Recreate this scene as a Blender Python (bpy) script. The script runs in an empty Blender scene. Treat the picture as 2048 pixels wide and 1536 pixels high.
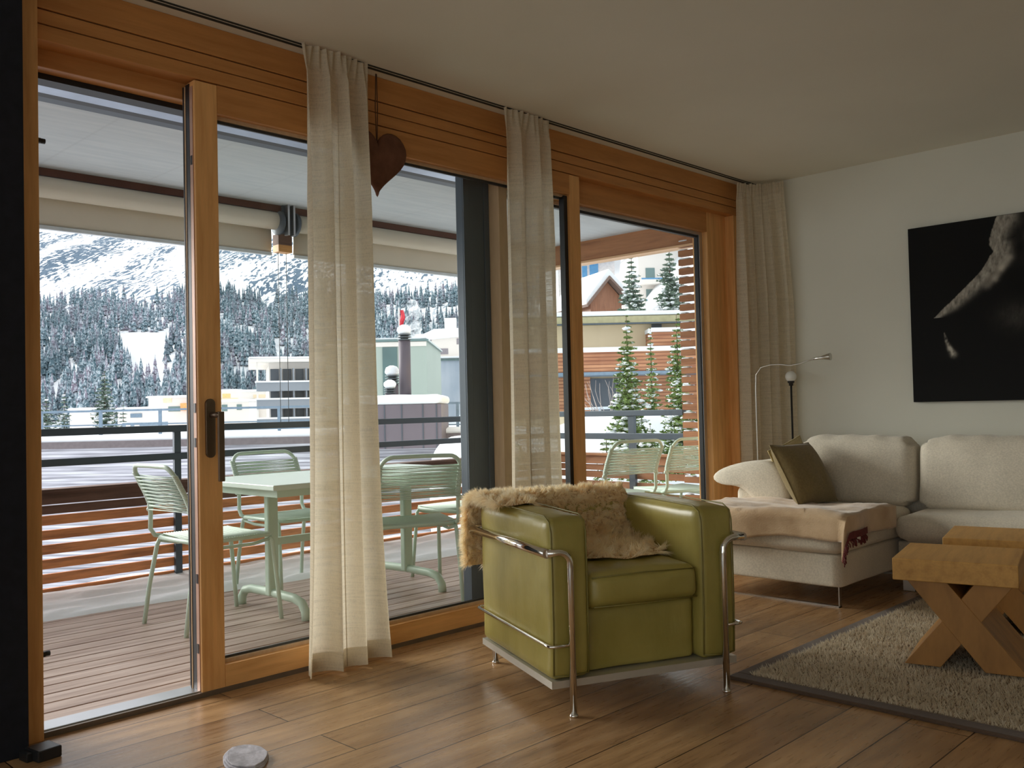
import bpy, bmesh, math, random
import numpy as np
from mathutils import Vector, Matrix, Euler, noise
random.seed(7); rng = np.random.default_rng(7)
S = bpy.context.scene; COL = S.collection
# ---------------------------------------------------------------- camera, sky, exposure
FPX = 1834.0; EYE = 1.05
_X = Vector((1799.0, -7.0, -FPX)).normalized()
_Y = Vector((-1871.0, -91.0, -FPX)); _Y = (_Y - _X * _X.dot(_Y)).normalized()
_Z = _X.cross(_Y)
ROT = Matrix((_X, _Y, _Z))                      # rows: world axes seen from the camera
cam = bpy.data.cameras.new('camera'); co = bpy.data.objects.new('camera', cam); COL.objects.link(co)
cam.sensor_width = 36.0; cam.lens = FPX / 2048 * 36.0; cam.clip_start = 0.05; cam.clip_end = 4000
co.matrix_world = Matrix.Translation((0, 0, EYE)) @ ROT.to_4x4()
S.camera = co
S.view_settings.view_transform = 'Standard'; S.view_settings.look = 'None'
S.view_settings.gamma = 1.0; S.view_settings.use_curve_mapping = False
S.view_settings.exposure = 1.35
W = bpy.data.worlds.new('overcast_sky'); S.world = W; W.use_nodes = True
bg = W.node_tree.nodes['Background']; bg.inputs[0].default_value = (0.93, 0.965, 1.0, 1); bg.inputs[1].default_value = 0.62
sl = bpy.data.lights.new('added_soft_sun', 'SUN'); sl.energy = 2.3; sl.angle = math.radians(38); sl.color = (1.0, .97, .92)  # soft sun added to brighten the room from the window side
so = bpy.data.objects.new('added_soft_sun', sl); COL.objects.link(so); so.rotation_euler = Vector((.32, -.95, -.42)).to_track_quat('-Z', 'Y').to_euler()
S.cycles.max_bounces = 14; S.cycles.diffuse_bounces = 8; S.cycles.transparent_max_bounces = 24
S.cycles.sample_clamp_indirect = 6.0

def portal(name, loc, rot, sx, sy):
    l = bpy.data.lights.new(name, 'AREA'); l.shape = 'RECTANGLE'; l.size = sx; l.size_y = sy
    l.cycles.is_portal = True
    o = bpy.data.objects.new(name, l); COL.objects.link(o); o.location = loc; o.rotation_euler = rot
    return o

def at(px, py, depth):
    "point at a given distance along the camera axis for a point of the photograph"
    v = ROT @ Vector((px - 1024, -(py - 768), -FPX))
    return v * (depth / FPX) + Vector((0, 0, EYE))
def on_x(px, py, x):
    v = ROT @ Vector((px - 1024, -(py - 768), -FPX)); return v * (x / v.x) + Vector((0, 0, EYE))
FW = Vector((0.714, 0.700, 0)).normalized(); RT = Vector((FW.y, -FW.x, 0))
YAW = math.atan2(RT.y, RT.x)

# ---------------------------------------------------------------- helpers
class MB:
    def __init__(s): s.v = []; s.f = []; s.sm = []
    def add(s, vs, fs, smooth=False):
        n = len(s.v); s.v += [tuple(p) for p in vs]; s.f += [tuple(i + n for i in q) for q in fs]; s.sm += [smooth] * len(fs)
        return s
    def box(s, a, b, rot=None, piv=None):
        x0, y0, z0 = a; x1, y1, z1 = b
        vs = [Vector(p) for p in [(x0,y0,z0),(x1,y0,z0),(x1,y1,z0),(x0,y1,z0),(x0,y0,z1),(x1,y0,z1),(x1,y1,z1),(x0,y1,z1)]]
        if rot is not None:
            c = Vector(piv) if piv is not None else (Vector(a) + Vector(b)) / 2
            vs = [rot @ (p - c) + c for p in vs]
        return s.add(vs, [(0,3,2,1),(4,5,6,7),(0,1,5,4),(1,2,6,5),(2,3,7,6),(3,0,4,7)])
    def prism(s, poly, a, b, fn):
        "poly: 2-d outline, fn(u,v,t)->3-d point, extruded from t=a to t=b"
        n = len(poly); vs = [fn(u, v, a) for u, v in poly] + [fn(u, v, b) for u, v in poly]
        return s.add(vs, [tuple(range(n))[::-1], tuple(range(n, 2*n))] + [(i, (i+1) % n, n + (i+1) % n, n + i) for i in range(n)])
    def tube(s, pts, r, n=10, closed=False, caps=True):
        pts = [Vector(p) for p in pts]; m = len(pts); rs = r if isinstance(r, (list, tuple)) else [r] * m
        vs = []; up = None
        for i, p in enumerate(pts):
            if closed: t = pts[(i+1) % m] - pts[i-1]
            else: t = pts[min(i+1, m-1)] - pts[max(i-1, 0)]
            t.normalize()
            if up is None:
                up = Vector((0,0,1)) if abs(t.z) < .9 else Vector((1,0,0))
            a = t.cross(up)
            if a.length < 1e-5: a = t.cross(Vector((0.3,1,0.2)))
            a.normalize(); b = a.cross(t).normalized(); up = b
            for k in range(n):
                q = 2*math.pi*k/n; vs.append(p + (a*math.cos(q) + b*math.sin(q)) * rs[i])
        fs = []
        for i in range(m if closed else m-1):
            j = (i+1) % m
            for k in range(n):
                fs.append((i*n+k, i*n+(k+1)%n, j*n+(k+1)%n, j*n+k))
        s.add(vs, fs, True)
        if caps and not closed:
            N = len(s.v) - m*n
            s.f += [tuple(N+k for k in range(n))[::-1], tuple(N+(m-1)*n+k for k in range(n))]; s.sm += [False, False]
        return s
    def lathe(s, prof, c=(0,0,0), n=24, smooth=True):
        vs = []; fs = []
        for r, z in prof:
            for k in range(n):
                q = 2*math.pi*k/n; vs.append((c[0]+r*math.cos(q), c[1]+r*math.sin(q), c[2]+z))
        m = len(prof)
        for i in range(m-1):
            for k in range(n): fs.append((i*n+k, i*n+(k+1)%n, (i+1)*n+(k+1)%n, (i+1)*n+k))
        fs.append(tuple(range(n))[::-1]); fs.append(tuple((m-1)*n+k for k in range(n)))
        return s.add(vs, fs, smooth)
    def grid(s, nu, nv, fn, smooth=True):
        vs = [fn(i/(nu-1), j/(nv-1)) for i in range(nu) for j in range(nv)]
        fs = [(i*nv+j, (i+1)*nv+j, (i+1)*nv+j+1, i*nv+j+1) for i in range(nu-1) for j in range(nv-1)]
        return s.add(vs, fs, smooth)
    def cushion(s, a, b, r=.03, n=14, fn=None):
        "box with rounded edges; fn(p,u) displaces, u = position in -1..1"
        c = (Vector(a) + Vector(b)) / 2; h = (Vector(b) - Vector(a)) / 2
        idx = {}; vs = []; fs = []
        def vert(p):
            k = (round(p[0], 5), round(p[1], 5), round(p[2], 5))
            if k not in idx: idx[k] = len(vs); vs.append(Vector(p))
            return idx[k]
        g = [-1 + 2*i/n for i in range(n+1)]
        g = [math.copysign(abs(x)**.8, x) for x in g]
        for ax in range(3):
            for sg in (-1, 1):
                for i in range(n):
                    for j in range(n):
                        q = []
                        for (ii, jj) in ((i,j),(i+1,j),(i+1,j+1),(i,j+1)):
                            p = [0,0,0]; p[ax] = sg; p[(ax+1)%3] = g[ii]; p[(ax+2)%3] = g[jj]; q.append(vert(p))
                        fs.append(tuple(q) if sg > 0 else tuple(q[::-1]))
        out = []
        for u in vs:
            p = Vector((u.x*h.x, u.y*h.y, u.z*h.z))
            rr = min(r, h.x, h.y, h.z)
            inner = Vector([max(-(h[k]-rr), min(h[k]-rr, p[k])) for k in range(3)])
            d = p - inner
            if d.length > 1e-9: p = inner + d.normalized() * rr * min(1, d.length/rr)
            p = p + c
            if fn: p = fn(p, u)
            out.append(p)
        return s.add(out, fs, True)
    def blob(s, c, r, n=10, m=7, jit=0, sq=(1,1,1)):
        vs = []; fs = []; c = Vector(c)
        for i in range(m+1):
            th = math.pi*i/m
            for k in range(n):
                q = 2*math.pi*k/n
                d = Vector((math.sin(th)*math.cos(q)*sq[0], math.sin(th)*math.sin(q)*sq[1], math.cos(th)*sq[2]))
                vs.append(c + d*r*(1 + jit*noise.noise((c+d)*3.1)))
        for i in range(m):
            for k in range(n): fs.append((i*n+k, i*n+(k+1)%n, (i+1)*n+(k+1)%n, (i+1)*n+k)[::-1])
        return s.add(vs, fs, True)
    def build(s, name, mat, parent=None, bevel=0, sub=0, seg=2, loc=None):
        me = bpy.data.meshes.new(name); me.from_pydata([tuple(p) for p in s.v], [], s.f)
        me.polygons.foreach_set('use_smooth', s.sm); me.materials.append(mat); me.update()
        o = bpy.data.objects.new(name, me); COL.objects.link(o)
        if parent is not None: o.parent = parent
        if loc is not None: o.location = loc
        if bevel:
            m = o.modifiers.new('bevel', 'BEVEL'); m.width = bevel; m.segments = seg; m.limit_method = 'ANGLE'; m.angle_limit = math.radians(50)
        if sub:
            m = o.modifiers.new('sub', 'SUBSURF'); m.levels = sub; m.render_levels = sub
        return o

def np_mesh(name, V, Fq, mat, parent=None, smooth=False, cols=None):
    "fast mesh from arrays; Fq (m,k) all faces with k corners"
    me = bpy.data.meshes.new(name); m, k = Fq.shape
    me.vertices.add(len(V)); me.vertices.foreach_set('co', np.asarray(V, dtype=np.float32).ravel())
    me.loops.add(m*k); me.loops.foreach_set('vertex_index', Fq.astype(np.int32).ravel())
    me.polygons.add(m); me.polygons.foreach_set('loop_start', (np.arange(m)*k).astype(np.int32))
    me.polygons.foreach_set('loop_total', np.full(m, k, dtype=np.int32))
    me.update(calc_edges=True)
    if smooth: me.polygons.foreach_set('use_smooth', np.ones(m, dtype=bool))
    if cols is not None:
        at_ = me.color_attributes.new('col', 'FLOAT_COLOR', 'POINT'); at_.data.foreach_set('color', np.asarray(cols, dtype=np.float32).ravel())
    me.materials.append(mat); me.validate()
    o = bpy.data.objects.new(name, me); COL.objects.link(o)
    if parent is not None: o.parent = parent
    return o

def tag(o, label=None, cat=None, group=None, kind=None):
    if label: o['label'] = label
    if cat: o['category'] = cat
    if group: o['group'] = group
    if kind: o['kind'] = kind
    return o
def thing(name, label, cat, loc=(0,0,0), rz=0, group=None):
    o = bpy.data.objects.new(name, None); COL.objects.link(o); o.location = loc; o.rotation_euler = (0, 0, rz); o.empty_display_size = .1
    return tag(o, label, cat, group)
def struct(o): o['kind'] = 'structure'; return o
def copy_tree(o, parent=None):
    c = o.copy(); COL.objects.link(c)
    if parent is not None: c.parent = parent
    for ch in [q for q in bpy.data.objects if q.parent == o]: copy_tree(ch, c)
    return c

# ---------------------------------------------------------------- materials
def newmat(name):
    m = bpy.data.materials.new(name); m.use_nodes = True; nt = m.node_tree
    return m, nt, nt.nodes['Principled BSDF'], nt.nodes['Material Output']
def lin(c):
    return tuple((x/12.92 if x <= .04045 else ((x+.055)/1.055)**2.4) for x in c) + (1,)
def rgb(r, g, b): return lin((r/255, g/255, b/255))
def mixc(nt, fac, a, b, blend='MIX'):
    n = nt.nodes.new('ShaderNodeMix'); n.data_type = 'RGBA'; n.blend_type = blend
    if isinstance(fac, (int, float)): n.inputs[0].default_value = fac
    else: nt.links.new(fac, n.inputs[0])
    for i, v in ((6, a), (7, b)):
        if isinstance(v, tuple): n.inputs[i].default_value = v
        else: nt.links.new(v, n.inputs[i])
    return n.outputs[2]
def tex(nt, kind='ShaderNodeTexNoise', scale=5, stretch=(1,1,1), detail=4, coord='Object', rot=(0,0,0), **kw):
    tc = nt.nodes.new('ShaderNodeTexCoord'); mp = nt.nodes.new('ShaderNodeMapping'); mp.inputs['Scale'].default_value = stretch; mp.inputs['Rotation'].default_value = rot
    nt.links.new(tc.outputs[coord], mp.inputs[0]); n = nt.nodes.new(kind); nt.links.new(mp.outputs[0], n.inputs[0])
    n.inputs['Scale'].default_value = scale
    if 'Detail' in n.inputs: n.inputs['Detail'].default_value = detail
    for k, v in kw.items(): setattr(n, k, v)
    return n
def ramp(nt, fac, stops):
    r = nt.nodes.new('ShaderNodeValToRGB'); el = r.color_ramp.elements
    while len(el) < len(stops): el.new(.5)
    for e, (p, c) in zip(el, stops): e.position = p; e.color = c
    nt.links.new(fac, r.inputs[0]); return r.outputs[0]
def bump(nt, b, h, strength=.2, dist=.01):
    n = nt.nodes.new('ShaderNodeBump'); n.inputs['Strength'].default_value = strength; n.inputs['Distance'].default_value = dist
    nt.links.new(h, n.inputs['Height']); nt.links.new(n.outputs[0], b.inputs['Normal'])
def plain(name, c, rough=.6, metal=0, var=.12, scale=8, bmp=0, bscale=60, spec=.5, stretch=(1,1,1), sheen=0):
    m, nt, b, o = newmat(name)
    t = tex(nt, scale=scale, stretch=stretch)
    dk = tuple(x*(1-var) for x in c[:3]) + (1,); lt = tuple(min(1, x*(1+var)) for x in c[:3]) + (1,)
    nt.links.new(ramp(nt, t.outputs['Fac'], [(.3, dk), (.7, lt)]), b.inputs['Base Color'])
    b.inputs['Roughness'].default_value = rough; b.inputs['Metallic'].default_value = metal; b.inputs['Specular IOR Level'].default_value = spec
    if sheen: b.inputs['Sheen Weight'].default_value = sheen
    if bmp:
        t2 = tex(nt, scale=bscale); bump(nt, b, t2.outputs['Fac'], bmp, .004)
    return m
def wood(name, c1, c2, grain=(1, 14, 14), scale=3, rough=.45, bmp=.1, spec=.4):
    m, nt, b, o = newmat(name)
    t = tex(nt, scale=scale, stretch=grain, detail=6); t2 = tex(nt, scale=scale*5, stretch=grain, detail=3)
    c = ramp(nt, t.outputs['Fac'], [(.28, c2), (.5, c1), (.72, tuple(min(1, x*1.18) for x in c1[:3])+(1,))])
    c = mixc(nt, .25, c, ramp(nt, t2.outputs['Fac'], [(.35, c2), (.65, c1)]))
    nt.links.new(c, b.inputs['Base Color']); b.inputs['Roughness'].default_value = rough; b.inputs['Specular IOR Level'].default_value = spec
    bump(nt, b, t2.outputs['Fac'], bmp, .002)
    return m
def fabric(name, c, var=.1, rough=.95, weave=420, bmp=.35, sheen=.2):
    m, nt, b, o = newmat(name)
    t = tex(nt, scale=7); w1 = tex(nt, scale=weave, stretch=(1,.25,.25), detail=2); w2 = tex(nt, scale=weave, stretch=(.25,.25,1), detail=2)
    dk = tuple(x*(1-var) for x in c[:3]) + (1,); lt = tuple(min(1, x*(1+var)) for x in c[:3]) + (1,)
    base = ramp(nt, t.outputs['Fac'], [(.3, dk), (.7, lt)])
    wv = mixc(nt, .5, w1.outputs['Fac'], w2.outputs['Fac'])
    base = mixc(nt, .35, base, ramp(nt, wv, [(.38, tuple(x*.62 for x in c[:3])+(1,)), (.62, tuple(min(1, x*1.25) for x in c[:3])+(1,))]))
    nt.links.new(base, b.inputs['Base Color']); b.inputs['Roughness'].default_value = rough; b.inputs['Specular IOR Level'].default_value = .15
    b.inputs['Sheen Weight'].default_value = sheen
    bump(nt, b, wv, bmp, .002)
    return m
def snowmat(name='snow', c=(.80, .83, .87, 1)):
    m, nt, b, o = newmat(name); t = tex(nt, scale=3)
    nt.links.new(ramp(nt, t.outputs['Fac'], [(.3, tuple(x*.96 for x in c[:3])+(1,)), (.7, c)]), b.inputs['Base Color'])
    b.inputs['Roughness'].default_value = .8; b.inputs['Specular IOR Level'].default_value = .2
    t2 = tex(nt, scale=9); bump(nt, b, t2.outputs['Fac'], .25, .03); return m
def glassmat(name, tint=(.97, .985, .975, 1), refl=1.0):
    m, nt, b, o = newmat(name); nt.nodes.remove(b)
    tr = nt.nodes.new('ShaderNodeBsdfTransparent'); tr.inputs[0].default_value = tint
    gl = nt.nodes.new('ShaderNodeBsdfGlossy'); gl.inputs['Roughness'].default_value = .01
    ge = nt.nodes.new('ShaderNodeNewGeometry'); dt = nt.nodes.new('ShaderNodeVectorMath'); dt.operation = 'DOT_PRODUCT'; nt.links.new(ge.outputs['Normal'], dt.inputs[0]); nt.links.new(ge.outputs['Incoming'], dt.inputs[1])
    def mth(op, a, b_=None):
        q = nt.nodes.new('ShaderNodeMath'); q.operation = op
        for i, v in enumerate((a, b_)):
            if v is None: continue
            if isinstance(v, (int, float)): q.inputs[i].default_value = v
            else: nt.links.new(v, q.inputs[i])
        return q.outputs[0]
    fr = mth('ADD', mth('MULTIPLY', mth('POWER', mth('SUBTRACT', 1.0, mth('ABSOLUTE', dt.outputs['Value'])), 5.0), .85), .02)
    mx = nt.nodes.new('ShaderNodeMixShader'); nt.links.new(fr, mx.inputs[0]); nt.links.new(tr.outputs[0], mx.inputs[1]); nt.links.new(gl.outputs[0], mx.inputs[2])
    nt.links.new(mx.outputs[0], o.inputs[0]); return m
def curtainmat(name, c):
    m, nt, b, o = newmat(name); nt.nodes.remove(b)
    w1 = tex(nt, scale=700, stretch=(.2, .2, 1), detail=1); w2 = tex(nt, scale=500, stretch=(1, 1, .12), detail=1); sl = tex(nt, scale=60, stretch=(.15, .15, 2.5), detail=3)
    wv = mixc(nt, .5, w1.outputs['Fac'], w2.outputs['Fac']); wv = mixc(nt, .4, wv, sl.outputs['Fac'])
    colr = ramp(nt, wv, [(.36, tuple(x*.88 for x in c[:3])+(1,)), (.6, c)])
    d = nt.nodes.new('ShaderNodeBsdfDiffuse'); t = nt.nodes.new('ShaderNodeBsdfTranslucent'); tr = nt.nodes.new('ShaderNodeBsdfTransparent')
    nt.links.new(colr, d.inputs[0]); nt.links.new(colr, t.inputs[0])
    m1 = nt.nodes.new('ShaderNodeMixShader'); m1.inputs[0].default_value = .42; nt.links.new(d.outputs[0], m1.inputs[1]); nt.links.new(t.outputs[0], m1.inputs[2])
    m2 = nt.nodes.new('ShaderNodeMixShader'); nt.links.new(ramp(nt, wv, [(.38, (.14,)*3+(1,)), (.50, (.03,)*3+(1,))]), m2.inputs[0])
    nt.links.new(m1.outputs[0], m2.inputs[1]); nt.links.new(tr.outputs[0], m2.inputs[2]); nt.links.new(m2.outputs[0], o.inputs[0]); return m

def floormat():
    m, nt, b, o = newmat('oak_planks')
    tc = nt.nodes.new('ShaderNodeTexCoord'); mp = nt.nodes.new('ShaderNodeMapping'); nt.links.new(tc.outputs['Object'], mp.inputs[0]); mp.inputs['Location'].default_value = (.4, .155, 0)
    br = nt.nodes.new('ShaderNodeTexBrick'); nt.links.new(mp.outputs[0], br.inputs[0]); br.inputs['Scale'].default_value = 1
    br.inputs['Brick Width'].default_value = 2.1; br.inputs['Row Height'].default_value = .195; br.inputs['Mortar Size'].default_value = .0022; br.offset = .37; br.inputs['Bias'].default_value = 0
    br.inputs['Color1'].default_value = (0,0,0,1); br.inputs['Color2'].default_value = (1,1,1,1); br.inputs['Mortar'].default_value = (.5,.5,.5,1); br.inputs['Mortar Smooth'].default_value = .1
    g1 = tex(nt, scale=2.2, stretch=(1, 9, 1), detail=8); g2 = tex(nt, scale=9, stretch=(1, 12, 1), detail=5); blo = tex(nt, scale=1.6, stretch=(1, 2, 1), detail=3)
    for g in (g1, blo):   # grain differs from plank to plank
        mp2 = g.inputs[0].links[0].from_node; ad = nt.nodes.new('ShaderNodeVectorMath'); ad.operation = 'MULTIPLY_ADD'
        nt.links.new(br.outputs['Color'], ad.inputs[0]); ad.inputs[1].default_value = (7, 9, 3); nt.links.new(mp2.outputs[0], ad.inputs[2]); nt.links.new(ad.outputs[0], g.inputs[0])
    c = ramp(nt, g1.outputs['Fac'], [(.25, rgb(88, 62, 42)), (.42, rgb(154, 118, 82)), (.6, rgb(188, 150, 108)), (.8, rgb(206, 174, 136))])
    c = mixc(nt, .30, c, ramp(nt, g2.outputs['Fac'], [(.3, rgb(84, 58, 36)), (.6, rgb(184, 144, 98))]))
    c = mixc(nt, ramp(nt, blo.outputs['Fac'], [(.54, (0,0,0,1)), (.74, (.62,)*3+(1,))]), c, rgb(104, 84, 68))
    c = mixc(nt, .30, c, ramp(nt, br.outputs['Color'], [(0, rgb(120, 84, 54)), (1, rgb(205, 164, 116))]))
    kn = tex(nt, 'ShaderNodeTexVoronoi', scale=2.6, stretch=(.8, 2.0, 1))
    c = mixc(nt, ramp(nt, kn.outputs['Distance'], [(.015, (.85,)*3+(1,)), (.06, (0,0,0,1))]), c, rgb(60, 40, 26))
    c = mixc(nt, br.outputs['Fac'], c, rgb(48, 30, 18))
    nt.links.new(c, b.inputs['Base Color'])
    nt.links.new(ramp(nt, g2.outputs['Fac'], [(.3, (.25,)*3+(1,)), (.7, (.38,)*3+(1,))]), b.inputs['Roughness']); b.inputs['Specular IOR Level'].default_value = .5
    h = mixc(nt, br.outputs['Fac'], g2.outputs['Fac'], (0,0,0,1)); bump(nt, b, h, .22, .002)
    return m
M = {}
M['plaster'] = plain('wall_plaster', (.72, .71, .62, 1), .95, var=.02, scale=2, bmp=.15, bscale=220, spec=.15)
M['ceil'] = plain('ceiling_plaster', (.77, .75, .655, 1), .95, var=.02, scale=2, bmp=.1, bscale=220, spec=.15)
M['black_wall'] = plain('charcoal_panel', (.012, .013, .018, 1), .8, var=.2, scale=30, spec=.25)
M['floor'] = floormat()
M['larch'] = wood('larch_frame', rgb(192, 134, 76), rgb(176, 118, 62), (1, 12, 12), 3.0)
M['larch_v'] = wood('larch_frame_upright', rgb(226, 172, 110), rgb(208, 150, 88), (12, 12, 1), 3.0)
M['larch_lit'] = wood('larch_lit_rail', rgb(226, 172, 110), rgb(208, 150, 88), (1, 12, 12), 3.0)  # lighter larch copy; the light on the bottom rails is in its colour
M['larch_pale'] = plain('pale_wood_edge', rgb(196, 164, 128), .6, var=.08, stretch=(6,6,1))
M['seal'] = plain('black_gasket', (.012, .012, .014, 1), .5)
M['alu'] = plain('aluminium', (.55, .56, .58, 1), .35, 1, var=.04)
M['alu_grey'] = plain('grey_coated_metal', rgb(74, 84, 94), .45, .3, var=.05)
M['handle'] = plain('bronze_handle', rgb(120, 104, 88), .38, .9, var=.05)
M['glass'] = glassmat('window_glass')
M['curtain'] = curtainmat('linen_curtain', (.80, .72, .57, 1))
M['chrome'] = plain('chrome', (.80, .78, .74, 1), .10, 1, var=.02)
M['chrome_dull'] = plain('dull_chrome', (.70, .68, .62, 1), .42, .7, var=.05)
M['snow'] = snowmat(); M['snow_shade_lift'] = snowmat('snow_brightened_in_shade', (.92, .93, .95, 1))  # second snow: colour lightened to offset the shade under the terrace roof
M['black_metal'] = plain('black_metal', (.015, .015, .016, 1), .4)
def wpart(mb, name, mat, parent, **k):
    "part whose vertices are given in world space, under an unrotated parent"
    o = mb.build(name, mat, parent, **k); o.location = -parent.location; return o
X1 = 5.70; H = 2.544; D = 3.25
# ---------------------------------------------------------------- room shell
struct(MB().box((-2.6, -3.4, -.12), (X1+.1, 3.27, 0)).build('floor', M['floor']))
struct(MB().box((-2.6, -3.4, H), (X1+.1, 3.36, H+.12)).build('ceiling', M['ceil']))
struct(MB().box((X1, -3.4, 0), (X1+.16, 3.40, H)).build('wall_back', M['plaster']))
struct(MB().box((-2.6, -3.55, 0), (X1+.1, -3.4, H)).build('wall_near', M['plaster']))
wb = MB()
wb.box((-2.72, -3.4, 0), (-2.6, -3.1, H)).box((-2.72, 2.9, 0), (-2.6, 3.3, H)).box((-2.72, -3.1, 0), (-2.6, 2.9, .10)).box((-2.72, -3.1, 2.35), (-2.6, 2.9, H))
struct(wb.build('wall_behind', M['plaster']))
wf = MB().box((-2.70, -3.1, .1), (-2.62, 2.9, .18)).box((-2.70, -3.1, 2.27), (-2.62, 2.9, 2.35))
for y in (-3.1, -1.14, .86, 2.82): wf.box((-2.70, y, .1), (-2.62, y+.08, 2.35))
w2 = struct(wf.build('added_fill_window', M['larch_v']))  # unseen glazing added behind the camera to brighten the room
MB().box((-2.67, -3.02, .18), (-2.66, 2.82, 2.27)).build('pane', M['glass'], w2)
struct(MB().box((-2.6, 3.12, 0), (.992, 3.36, H)).build('wall_left', M['black_wall'], bevel=.003))
struct(MB().box((5.56, 3.25, 0), (X1, 3.36, H)).build('wall_corner', M['plaster']))
# ceiling track: two dark grooves near the window wall
tk = MB().box((1.0, 3.155, H-.004), (5.66, 3.163, H+.002)).box((1.0, 3.178, H-.004), (5.66, 3.190, H+.002))
struct(tk.build('trim_1', plain('track_groove', (.03, .028, .022, 1), .8)))

# ---------------------------------------------------------------- window wall
hd = MB()   # fascia boards above the panes, in three strips with shadow gaps
hd.box((1.03, 3.25, 2.435), (5.56, 3.34, H)).box((1.03, 3.252, 2.383), (5.56, 3.34, 2.431)).box((1.03, 3.25, 2.327), (5.56, 3.34, 2.379))
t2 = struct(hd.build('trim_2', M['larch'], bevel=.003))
struct(MB().box((1.03, 3.262, 2.335), (5.56, 3.36, H)).build('trim_3', M['seal']))
# left jamb with its seal
jm = struct(MB().box((.992, 3.22, 0), (1.07, 3.44, H-.005)).build('trim_4', M['larch_v'], bevel=.003))
MB().box((1.07, 3.30, 0), (1.078, 3.42, 2.32)).build('jamb_seal', plain('reddish_edge', rgb(140, 78, 60), .5), jm)
for z in (1.995, .263):
    MB().box((1.07, 3.29, z-.008), (1.10, 3.306, z+.008)).tube([(1.085, 3.298, z), (1.115, 3.298, z)], .009).build('lock_pin', M['black_metal'], jm)
# recessed head over the open doorway
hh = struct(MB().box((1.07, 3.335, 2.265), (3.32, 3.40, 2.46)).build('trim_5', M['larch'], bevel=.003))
MB().box((1.07, 3.40, 2.245), (3.32, 3.47, 2.45)).build('head_seal', M['seal'], hh)
# threshold
th = struct(MB().box((1.03, 3.262, -.02), (5.56, 3.36, .022)).build('trim_6', M['alu'], bevel=.003))
MB().box((1.03, 3.245, -.005), (3.5, 3.262, .018)).build('threshold_nosing', plain('threshold_edge', rgb(120, 108, 96), .45, .6), th)
# fixed pane behind and to the right of the sliding leaf
fx = MB()
fx.box((5.27, 3.315, .022), (5.50, 3.43, 2.46))
fx.box((5.50, 3.25, 0), (5.56, 3.44, 2.327))
w1 = struct(fx.build('window_1', M['larch_v'], bevel=.004))
MB().box((3.34, 3.34, .022), (3.40, 3.43, 2.30)).build('outer_stile', M['larch_pale'], w1)
MB().box((3.40, 3.316, 2.195), (5.27, 3.43, 2.46)).build('top_rail', M['larch'], w1); MB().box((3.40, 3.316, .022), (5.27, 3.43, .11)).build('bottom_rail', M['larch_lit'], w1)
MB().box((3.40, 3.372, .11), (5.27, 3.380, 2.195)).build('pane', M['glass'], w1)
MB().box((5.235, 3.355, .11), (5.27, 3.395, 2.195)).box((3.40, 3.355, 2.175), (5.235, 3.362, 2.195)).build('pane_seal', M['alu'], w1)
MB().box((5.225, 3.362, .11), (5.235, 3.39, 2.175)).box((3.4, 3.364, 2.158), (5.235, 3.39, 2.175)).box((3.4, 3.36, .11), (5.235, 3.39, .125)).build('gasket', M['seal'], w1)
# the big sliding leaf, slid to the right
df = MB(); xl, xr, zt, zb = 1.633, 3.885, 2.322, .008
df.box((xl, 3.25, zb), (1.727, 3.315, zt)).box((3.80, 3.25, zb), (xr, 3.315, zt))
d1 = struct(df.build('door_1', M['larch_v'], bevel=.004))
MB().box((1.727, 3.251, zb), (3.80, 3.314, .100)).build('bottom_rail', M['larch_lit'], d1); MB().box((1.727, 3.251, 2.212), (3.80, 3.314, zt)).build('top_rail', M['larch'], d1)
MB().box((1.727, 3.286, .10), (3.80, 3.294, 2.212)).build('pane', M['glass'], d1)
MB().box((1.727, 3.280, .10), (3.80, 3.302, .113)).box((1.727, 3.280, 2.200), (3.80, 3.302, 2.212)).build('glazing_bead', M['larch_pale'], d1)
MB().box((3.772, 3.27, .10), (3.80, 3.305, 2.205)).box((1.727, 3.295, 2.188), (3.78, 3.305, 2.202)).box((1.727, 3.295, .112), (3.78, 3.305, .122)).build('gasket', M['seal'], d1)
MB().box((xl-.003, 3.262, .02), (xl, 3.284, 2.30)).build('lock_strip', plain('lock_strip', rgb(178, 142, 122), .5, .3), d1)
MB().box((xl-.002, 3.288, .01), (xl+.02, 3.318, 2.315)).box((xl-.006, 3.326, .022), (xl+.02, 3.334, 2.31)).build('edge_seal', M['seal'], d1)
MB().box((xl-.004, 3.317, .022), (xl+.02, 3.325, 2.31)).build('edge_bead', M['larch_pale'], d1)
for z in (.16, .42, .93, 1.06, 2.0): MB().box((xl-.005, 3.267, z), (xl-.002, 3.279, z+.035)).build('lock_slot', M['black_metal'], d1)
# lift handle
pl = []
for i in range(25):
    q = 2*math.pi*i/24
    pl.append((1.676 + .0195*math.cos(q), 1.0 + .0195*math.sin(q) + (.092 if math.sin(q) >= 0 else -.092)))
hp = MB().prism(pl[:-1], 3.238, 3.25, lambda u, v, t: (u, t, v)).build('handle_plate', M['handle'], d1, bevel=.002)
hb = MB().tube([(1.680, 3.24, 1.05), (1.682, 3.20, 1.05), (1.690, 3.192, 1.05)], .011)
hb.box((1.680, 3.186, .80), (1.704, 3.199, 1.062))
hb.build('handle_lever', M['handle'], hp, bevel=.003)

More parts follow.
